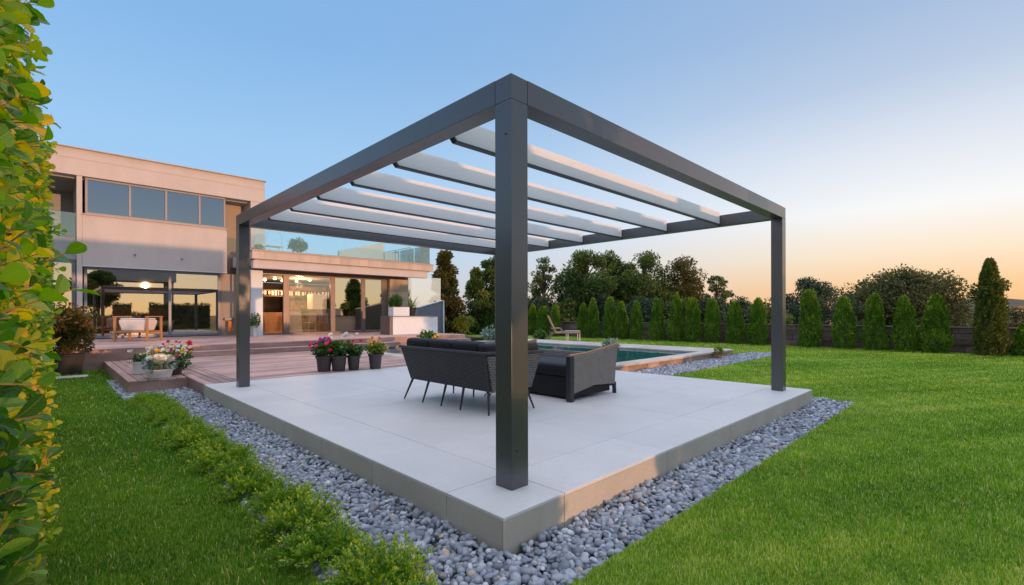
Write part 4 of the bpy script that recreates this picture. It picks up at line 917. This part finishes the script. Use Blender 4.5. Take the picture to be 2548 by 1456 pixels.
# ------------------------------------------------------------ low shrub row
protos = []
def shrub_mesh(seed):
    parts = []; n = 215
    for i in range(n):
        a = rng.uniform(0, 6.28); el = rng.uniform(.12, 1.2); ln = rng.uniform(.16, .30)
        r0 = rng.uniform(0, .13); p0 = np.array([r0*math.cos(a), r0*math.sin(a), .02])
        d0 = np.array([math.cos(a)*math.cos(el), math.sin(a)*math.cos(el), math.sin(el)*.85]); k = 34
        s = rng.uniform(.25, 1, k)[:, None]; P_ = p0+d0*ln*s+np.array([0,0,-.04])*s*s
        side = rng.normal(0, 1, (k, 3)); D = unit(unit(d0+0*side)*.9+unit(side)*.85+np.array([0,0,.25]))
        P_ = P_+unit(side)*.012*rng.uniform(0, 1, (k, 1))
        Nn = np.array([0,0,1])+rng.normal(0, .5, (k, 3))
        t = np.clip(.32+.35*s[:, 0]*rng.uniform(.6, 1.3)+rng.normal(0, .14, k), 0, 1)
        parts.append(leaves(P_, D, Nn, rng.uniform(.014, .028, k), t, LEAF4))
    return merge(parts)
for k in range(4):
    protos.append(shrub_mesh(k))
ordn = ['first','second','third','fourth','fifth','sixth','seventh','eighth','ninth','tenth','eleventh','twelfth','thirteenth','fourteenth','fifteenth','sixteenth','seventeenth','eighteenth','nineteenth','twentieth','twenty-first','twenty-second']
meshes = []
for k in range(4):
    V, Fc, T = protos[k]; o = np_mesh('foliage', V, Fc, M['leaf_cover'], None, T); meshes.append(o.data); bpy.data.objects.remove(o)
stem_me = MB().tube([(0,0,0),(.02,.01,.08)], [.012,.008], 6); so_ = stem_me.build('stem', M['bark']); stem_mesh = so_.data; bpy.data.objects.remove(so_)
y = 1.75; i = 0
while y < 9.4:
    t = empty('low_shrub', (1.12+random.uniform(-.05, .05), y, 0), f'low spreading green shrub, {ordn[i]} from the front end of the row along the slab', 'shrub', 'low shrubs in a row beside the slab', random.uniform(0, 6.28))
    sc_ = random.uniform(.85, 1.12); sc_ *= .78; t.scale = (sc_, sc_, sc_*random.uniform(.9, 1.15))
    for nm, me in (('foliage', meshes[i % 4]), ('stem', stem_mesh)):
        o = bpy.data.objects.new(nm, me); COL.objects.link(o); o.parent = t
    y += random.uniform(.38, .50); i += 1

# ------------------------------------------------------------ foreground hedge
hd = empty('hedge', (-.1, 6, 0), 'tall clipped hedge with glossy green and golden leaves along the left edge', 'hedge')
parts = []; stem_parts = []
STEM = (np.array([[0,-.012,0],[0,.012,0],[1,.006,0],[1,-.006,0]], float), np.array([[0,1,2,3]]))
def twig(p, d, n, size, tb, tmpl):
    d = unit(d); sd = unit(np.cross(d, [.1,.2,1])); up = np.cross(sd, d); k = np.arange(n)
    for nn in (up, sd): stem_parts.append(leaves(np.array([p-d*size*.8]), np.array([d]), np.array([nn]), np.array([size*2.9]), np.array([.5]), STEM))
    a = k*2.4+rng.uniform(0, 6.28); rad = sd*np.cos(a)[:, None]+up*np.sin(a)[:, None]
    s = (k+.5)/n; P_ = p+d*(s*size*2.0)[:, None]
    D = rad*(1.0-.45*s)[:, None]+d*(.45+.6*s)[:, None]+np.array([0,0,.15]); Nn = d-rad*.4+np.array([0,0,.5])+rng.normal(0, .15, (n, 3))
    t = np.clip(tb+rng.normal(0, .10, n), 0, 1); return leaves(P_, D, Nn, size*rng.uniform(.7, 1.15, n)*(1-.25*s), t, tmpl)
rng = np.random.default_rng(11)
def hedge_face(y): return -.064+.007*y+.03*math.sin(y*2.1)+.02*math.sin(y*5.3+1)
nt_ = 3600
for i in range(nt_):
    y = .82+3.5*rng.uniform(0, 1)**1.1; z = rng.uniform(.02, 2.4); depth_ = rng.uniform(0, 1)**1.5*.26
    x = hedge_face(y)-.045-depth_
    if y < 1.1: x -= .02
    d = np.array([rng.uniform(.1, 1), rng.uniform(-.8, .5), rng.uniform(-.3, 1)])
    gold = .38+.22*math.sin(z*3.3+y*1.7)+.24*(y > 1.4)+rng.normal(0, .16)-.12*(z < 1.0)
    parts.append(twig(np.array([x, y, z]), d, int(rng.integers(4, 8)), rng.uniform(.032, .055), min(gold, 1), LEAFBIG))
for i in range(20):
    y = rng.uniform(1.05, 2.2); z = rng.uniform(.1, 2.0); xx = hedge_face(y)+rng.uniform(-.045, -.02)
    parts.append(twig(np.array([xx, y, z]), np.array([rng.uniform(.2, .9), rng.uniform(-.4, .4), rng.uniform(.2, 1)]), 5, rng.uniform(.042, .06), rng.uniform(.2, .75), LEAFBIG))
V, Fc, T = merge(stem_parts); np_mesh('stems', V, Fc, M['twig'], hd, T)
V, Fc, T = merge(parts); q_ = len(V)//40; np_mesh('foliage', V, Fc, M['leaf_ribbed'], hd, T, smooth=True, extra={'lu': np.tile(np.repeat([0,.10,.28,.5,.72,.88,.97,1.0], 5), q_), 'lv': np.tile(np.tile([-1,-.5,0,.5,1.], 8), q_)})
n = 54000; y = 3.9+11.0*rng.uniform(0, 1, n)**1.15; y[:15000] = rng.uniform(.95, 4.0, 15000); z = rng.uniform(.02, 2.38, n); dd = rng.uniform(0, 1, n)**1.6*.3
x = -.062-.075*(y < 3.9)+.007*y+.03*np.sin(y*2.1)+.02*np.sin(y*5.3+1)-dd-.02+.03*np.sin(z*6+y*3)
P_ = np.stack([x, y, z+.05*np.sin(y*3)], 1); D = np.stack([rng.uniform(-.1, 1, n), rng.uniform(-1, .7, n), rng.uniform(-.5, 1, n)], 1)
Nn = np.stack([rng.uniform(-.3, 1, n), rng.uniform(-1, .3, n), rng.uniform(0, 1, n)], 1)
T = np.clip(.57+.28*np.sin(z*2.6+y*1.1)*np.sin(y*2.3+z)+rng.normal(0, .2, n), 0, 1)
V, Fc, T = leaves(P_, D, Nn, rng.uniform(.038, .062, n), T, LEAF6); np_mesh('far_foliage', V, Fc, M['leaf_hedge'], hd, T)
br = MB()
for k in range(46):
    y = .9+k*.3; br.tube([(-.22, y, 0), (-.2+random.uniform(-.05,.05), y+.1, 1.1), (-.15, y+random.uniform(-.1,.2), 2.2)], [.02, .014, .006], 6)
br.build('branches', M['bark'], hd)

# ------------------------------------------------------------ thuja row and boundary wall
WX = 21.95
bw = empty('boundary_wall', (WX, 10, 0), 'low brown stone wall behind the row of thujas', 'wall')
stn = MB(); z = 0.0
for row in range(4):
    y = -8.0; hh = [.24, .20, .20, .18][row]
    while y < 32:
        q = y+random.uniform(.35, 1.1); stn.box(WX+random.uniform(-.02, .015), WX+.3, y+.006, q-.006, z+.004, z+hh-.004+random.uniform(-.006, .004), random.random()); y = q
    z += hh
M['wallstone'] = surf('brown wall stone', (.085,.055,.052), (.20,.145,.135), 3.5, .85, 0, 22, .8, .02, (.8,.5,1.4), tint=.35)
stn.build('stonework', M['wallstone'], bw, bevel=.012)
MB().box(WX+.03, WX+.28, -8, 32, 0, .8).build('core', M['soil'], bw)
cpm = MB(); y = -8.0
while y < 32: q = y+random.uniform(.7, 1.2); cpm.box(WX-.03, WX+.33, y+.004, q-.004, .821, .86, random.random()); y = q
cpm.build('cap', M['wallstone'], bw, bevel=.008)
TH = [(1177+7, 768, 34), (1222, 766, 30), (1323, 760, 34), (1350, 765, 34), (1381, 762, 30), (1451, 758, 34), (1477, 746, 33), (1514, 744, 33), (1548, 754, 34), (1585, 753, 36), (1634, 747, 40), (1681, 734, 42), (1724, 746, 42), (1773, 748, 40), (1831, 755, 46), (1883, 747, 46), (2015.5, 728, 54), (2103, 746, 54), (2178, 739, 56), (2255, 743, 56), (2330, 740, 66)]
tmesh = []
for k in range(9):
    V, Fc, T = thuja_mesh(1.0, .25, 7800, .040, 20+k, top=[2.5, 3.3, 2.8, 3.8, 2.3, 3.0, 2.6, 3.5, 2.2][k]); o = np_mesh('foliage', V, Fc, M['leaf_thuja'], None, T); tmesh.append(o.data); bpy.data.objects.remove(o)
tr = MB().tube([(0,0,0),(0,0,.8)], [.03,.01], 6).build('trunk', M['bark']); trunk_me = tr.data; bpy.data.objects.remove(tr)
for i, (x, yt, w_) in enumerate(TH):
    X = 21.25+random.uniform(-.12, .12); Y = yat(x, X); D = dep(X, Y); h = zat(yt, D)
    h = max(h, 1.55)
    if x < 1300: lab = f'dark slender thuja, {ordn[1-i]} to the left of the front post in the far garden' if i < 2 else ''
    elif x < 1900: lab = f'green thuja column, {ordn[i-2]} to the right of the front post in the long row'
    else: lab = f'rounded thuja column before the wall, {ordn[i-16]} to the right of the right post'
    t = empty('thuja', (X, Y, 0), lab, 'thuja', 'thuja columns in a row along the wall', random.uniform(0, 6.28))
    rs_ = (w_*D/F_/2)/.25*.85
    t.scale = (rs_, rs_, h); t.rotation_euler = (R(random.uniform(-2.5, 2.5)), R(random.uniform(-2.5, 2.5)), t.rotation_euler[2])
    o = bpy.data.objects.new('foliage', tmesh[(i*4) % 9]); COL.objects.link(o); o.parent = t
    o = bpy.data.objects.new('trunk', trunk_me); COL.objects.link(o); o.parent = t
# big conifer at the right and its neighbour at the frame edge
bt = empty('tall_conifer', (21.0, yat(2462, 21.0), 0), 'tall shaggy olive conifer rising above the thujas near the right edge', 'conifer')
V1 = thuja_mesh(2.98, .37, 12000, .080, 60, top=1.9); cs = [(random.uniform(-.3,.3), random.uniform(-.3,.3), random.uniform(.2, 2.3)) for _ in range(16)]
V2 = crown(cs, [.16]*16, 2600, .09, 61); V, Fc, T = merge([V1, V2]); np_mesh('foliage', V, Fc, M['leaf_big_thuja'], bt, T, world=False)
MB().tube([(0,0,0),(0,0,2.5)], [.07,.02], 8).build('trunk', M['bark'], bt, world=False)
be = empty('thuja', (21.3, yat(2549, 21.3), 0), 'low thuja cut off by the right edge beyond the tall conifer', 'thuja', 'thuja columns in a row along the wall')
V, Fc, T = thuja_mesh(.95, .3, 4000, .07, 62); np_mesh('foliage', V, Fc, M['leaf_thuja'], be, T, world=False)
MB().tube([(0,0,0),(0,0,.7)], [.04,.01], 6).build('trunk', M['bark'], be, world=False)

# ------------------------------------------------------------ background trees
def tree(x, D, ytop, wpx, lab, mat='leaf_tree', n=9000, shape='round', size=.17, dens=1.0, grp='trees beyond the garden wall', seed=0, z0=None, name='tree', loc=None, h=None, rad=None, low=.12):
    X, Y = at(x, D) if loc is None else loc
    g0 = gz(X, Y) if z0 is None else z0
    h = (zat(ytop, D)-g0) if h is None else h; rad = (wpx*1.16*D/F_/2) if rad is None else rad
    t = empty(name, (X, Y, g0), lab, 'tree', grp)
    rnd = random.Random(seed+int(x)); cs = []; rs = []
    nc = int({'round': 58, 'cone': 52, 'flat': 40, 'sparse': 64}[shape]*dens)
    tr_ = MB(); tr_.tube([(0,0,-.1), (rad*.03, 0, h*.35), (-rad*.04, rad*.02, h*.65), (0, 0, h*.93)], [h*.022, h*.017, h*.011, .02], 8)
    for k in range(nc):
        u = rnd.random()
        if shape == 'cone': zc = h*(low+(.95-low)*u); rr = rad*(1-u)**.75*rnd.uniform(.45, 1.0)+.02
        elif shape == 'flat': zc = h*(.5+.45*u); rr = rad*math.sqrt(max(0, 1-((u-.3)/.8)**2))*rnd.uniform(.2, 1)
        else: zc = h*(low+(.95-low)*u); rr = rad*math.sqrt(max(0.02, 1-((u-.42)/.6)**2))*rnd.uniform(.25, .95)
        a = rnd.uniform(0, 6.28); c = (rr*math.cos(a), rr*math.sin(a), zc); cs.append(c)
        cr = rad*rnd.uniform(.24, .42)*(1.15-.5*u)*(.52 if shape == 'sparse' else 1.12)
        rs.append(max(cr, .15))
        b0 = h*max(.1, (zc/h)-.22)
        tr_.tube([(0, 0, b0), (c[0]*.5, c[1]*.5, (b0+zc)/2+.05*h*.3), c], [h*.008, h*.005, .01], 5)
    tr_.build('trunk', M['bark'], t, world=False)
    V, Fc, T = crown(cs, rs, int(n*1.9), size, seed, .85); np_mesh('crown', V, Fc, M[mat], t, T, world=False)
    return t
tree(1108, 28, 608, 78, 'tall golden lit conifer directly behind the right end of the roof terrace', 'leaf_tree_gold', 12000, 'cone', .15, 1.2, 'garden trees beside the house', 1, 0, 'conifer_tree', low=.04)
tree(1185, 31, 664, 66, 'dark green tree left of the front post, nearer to the golden conifer', 'leaf_tree', 8000, 'cone', .15, 1.1, 'garden trees beside the house', 2, 0, low=.04)
tree(1226, 32, 630, 62, 'dark green tree partly hidden by the front post', 'leaf_tree', 9000, 'round', .15, 1.1, 'garden trees beside the house', 3, 0, low=.05)
tree(1353, 35, 634, 86, 'thin sparse tree just right of the front post', 'leaf_tree', 3600, 'sparse', .15, 1.2, seed=4)
tree(1460, 35, 620, 108, 'full dark tree, first dense crown right of the sparse tree', 'leaf_tree', 12000, 'round', .17, 1.2, seed=5)
tree(1512, 37, 626, 92, 'full dark tree, second dense crown right of the sparse tree', 'leaf_tree', 10000, 'round', .17, 1.1, seed=6)
tree(1602, 36, 624, 112, 'broad airy tree in the middle of the group right of the front post', 'leaf_tree', 9000, 'round', .17, 1.1, seed=7)
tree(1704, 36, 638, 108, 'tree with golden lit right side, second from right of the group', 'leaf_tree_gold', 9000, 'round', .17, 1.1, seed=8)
tree(1556, 37, 650, 90, 'lower dark tree between the second dense crown and the broad airy tree', 'leaf_tree', 6000, 'round', .17, 1.0, seed=17)
tree(1655, 37, 662, 90, 'lower dark tree between the broad airy tree and the golden sided tree', 'leaf_tree', 6000, 'round', .17, 1.0, seed=18)
tree(1412, 37, 670, 90, 'lower dark tree between the sparse tree and the first dense crown', 'leaf_tree', 6000, 'round', .17, 1.0, seed=19)
tree(1783, 36, 684, 70, 'small leaning tree at the right end of the tree group', 'leaf_tree', 3600, 'sparse', .15, 1.0, seed=9)
tree(2018, 40, 696, 110, 'blue green tree rising behind the first thujas right of the right post', 'leaf_tree_blue', 8000, 'round', .17, seed=10)
tree(1962, 42, 730, 60, 'small dark tree just right of the right post', 'leaf_tree_blue', 4000, 'round', .17, seed=11)
tree(2104, 44, 732, 74, 'small rounded tree between the blue green tree and the broad tree', 'leaf_tree_blue', 4500, 'round', .17, seed=12)
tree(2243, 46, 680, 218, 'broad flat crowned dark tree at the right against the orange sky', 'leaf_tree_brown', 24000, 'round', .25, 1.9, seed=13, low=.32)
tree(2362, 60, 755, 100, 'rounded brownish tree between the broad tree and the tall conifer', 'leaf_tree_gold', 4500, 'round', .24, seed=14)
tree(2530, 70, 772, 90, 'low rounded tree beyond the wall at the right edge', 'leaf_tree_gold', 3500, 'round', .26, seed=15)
for i, (x, D, yt, w_) in enumerate(((1415, 33, 745, 70), (1500, 33, 740, 80), (1600, 33, 742, 90), (1690, 33, 745, 90), (1760, 33, 740, 90), (1835, 33, 742, 90), (1905, 33, 745, 90), (1280, 33, 735, 90), (1345, 33, 742, 70))):
    tree(x, D, yt, w_, f'dense dark bush behind the thuja row, {ordn[i]} of the filling bushes', 'leaf_tree_blue' if i % 3 else 'leaf_tree', 3600, 'round', .17, .7, 'bushes behind the thuja row', 30+i, None, 'bush', low=.05)

# ------------------------------------------------------------ far hill and houses
def hill(name, D, x0, x1, yb, seed, mat='hill'):
    n = 60; V = []; 
    for i in range(n+1):
        f = i/n; x = x0+(x1-x0)*f; X, Y = at(x, D); X2, Y2 = at(x, D*1.25); X3, Y3 = at(x, D*.75)
        hh = zat(yb(f)+1.2*math.sin(f*37+seed)+.8*math.sin(f*91), D)
        V += [(X3, Y3, -6), (X, Y, hh), (X2, Y2, hh*.9), (X2*1.05, Y2*1.05, -8)]
    Fq = [(i*4+k, (i+1)*4+k, (i+1)*4+k+1, i*4+k+1) for i in range(n) for k in range(3)]
    tag(np_mesh(name, V, Fq, M[mat], smooth=True), kind='structure')
hill('hill', 420, 1500, 3600, lambda f: 772-26*math.exp(-((f-.46)/.13)**2)-10*math.exp(-((f-.8)/.2)**2)+6*math.exp(-(f/.2)**2), 1)
k = 0
desc = ['low beige house showing between the third and fourth thuja right of the right post', 'small white roofed building between the first and second thuja right of the right post', 'long pale building between the second and third thuja', 'pale house just left of the tall conifer', 'white building right of the tall conifer near the edge', 'long blue white building low at the right edge', 'small house on the hillside at the right edge', 'tiny pale house high on the far hill']
for i, (x, D, y0, y1, wpx, c_) in enumerate(((2217, 60, 794, 814, 30, 'house_far'), (2058, 60, 797, 812, 26, 'house_far'), (2145, 62, 794, 812, 34, 'white'), (2400, 80, 808, 818, 44, 'white'), (2532, 110, 764, 786, 26, 'white'), (2530, 75, 801, 816, 60, 'house_far'), (2543, 130, 772, 790, 20, 'house_far'), (2500, 350, 760, 766, 10, 'white'))):
    X, Y = at(x, D); g0 = gz(X, Y) if D < 300 else zat(y1, D)
    hh = zat(y0, D)-g0; w_ = wpx*D/F_
    t = empty('far_house', (X, Y, g0), desc[i], 'house', 'small houses beyond the garden', R(-44.4+random.uniform(-15, 15)))
    MB().box(-w_/2, w_/2, -w_*.3, w_*.3, 0, hh*.86).build('wall', M[c_], t, world=False)
    MB().prism([(-w_*.55, hh*.86), (w_*.55, hh*.86), (w_*.3, hh), (-w_*.3, hh)], -w_*.34, w_*.34, 'y').build('roof', M['roof_far' if i % 2 == 0 else 'cap'], t, world=False)
    wd = MB()
    for q in range(3): wd.box(-w_*.35+q*w_*.25, -w_*.22+q*w_*.25, -w_*.3-.02, -w_*.3, hh*.5, hh*.7)
    wd.build('window', M['frame'], t, world=False)

# ------------------------------------------------------------ behind the camera: trees, shaped hedge and added canopy blocking the low sun
hs = empty('rear_hedge', (10, -8, 0), 'unseen hedge behind the viewer with tops and gaps shaped for the low sun', 'hedge')
n = 30000
for a_, b_, zb_, zt_ in ((3.0, 3.5, 0, 1.3), (3.52, 3.88, .85, 1.3), (3.9, 4.72, .85, 2.3), (4.74, 5.1, 0, 2.3), (5.12, 6.3, 0, 1.5), (6.32, 10.8, 0, 2.3)):  # segment tops and gaps shaped to place low sun and shade
    k = int(n*(b_-a_)*(zt_-zb_)/36)+40; x = rng.uniform(a_, b_, k); z = rng.uniform(zb_, zt_, k); y = -8+rng.uniform(-.35, .35, k); z = z+.07*np.sin(x*5)
    V, Fc, T = leaves(np.stack([x, y, z], 1), rnd_dirs(k), rnd_dirs(k), rng.uniform(.09, .16, k), rng.uniform(.1, .7, k)); np_mesh('foliage', V, Fc, M['leaf_tree'], hs, T)
    MB().box(a_+.02, b_-.02, -8.2, -7.8, zb_+.03, zt_-.16).build('core', M['bark'], hs)
cn = empty('added_canopy', (7, -14, 0), 'flat canopy on slim posts behind the viewer, added to shade the house wall', 'canopy')  # added, unseen: its slab casts the shade band on the house wall
MB().box(3.85, 9.22, -17, -14, 4.5, 5.56).build('roof', M['sun_block'], cn)
for x in (8.95,): 
    for y in (-14.2, -16.8): MB().box(x-.07, x+.07, y-.07, y+.07, 0, 4.499).build('post', M['sun_block'], cn)
MB().box(8.6, 9.22, -16.9, -16.75, 0, 4.499).build('wall', M['sun_block'], cn)
tree(0, 0, 0, 0, 'umbrella pine beyond the garden side facing the low sun, behind the viewer', 'leaf_tree', 9000, 'flat', .2, 1.0, 'trees behind the viewer', 50, 0, 'pine_tree', (3.2, -11.5), 5.0, 1.5)
tree(0, 0, 0, 0, 'bushy tree on the far side of the canopy, behind the viewer', 'leaf_tree', 9000, 'round', .25, 1.0, 'trees behind the viewer', 51, 0, 'tree', (17.5, -19), 4.3, 2.3)
tree(0, 0, 0, 0, 'tall conical tree far along the plot, behind the viewer', 'leaf_tree', 8000, 'cone', .25, 1.0, 'trees behind the viewer', 52, 0, 'tree', (26.5, -13), 5.6, 1.5)
tree(0, 0, 0, 0, 'second tall rounded tree far along the plot, behind the viewer', 'leaf_tree', 8000, 'round', .25, 1.0, 'trees behind the viewer', 53, 0, 'tree', (31.5, -12), 6.0, 1.9)
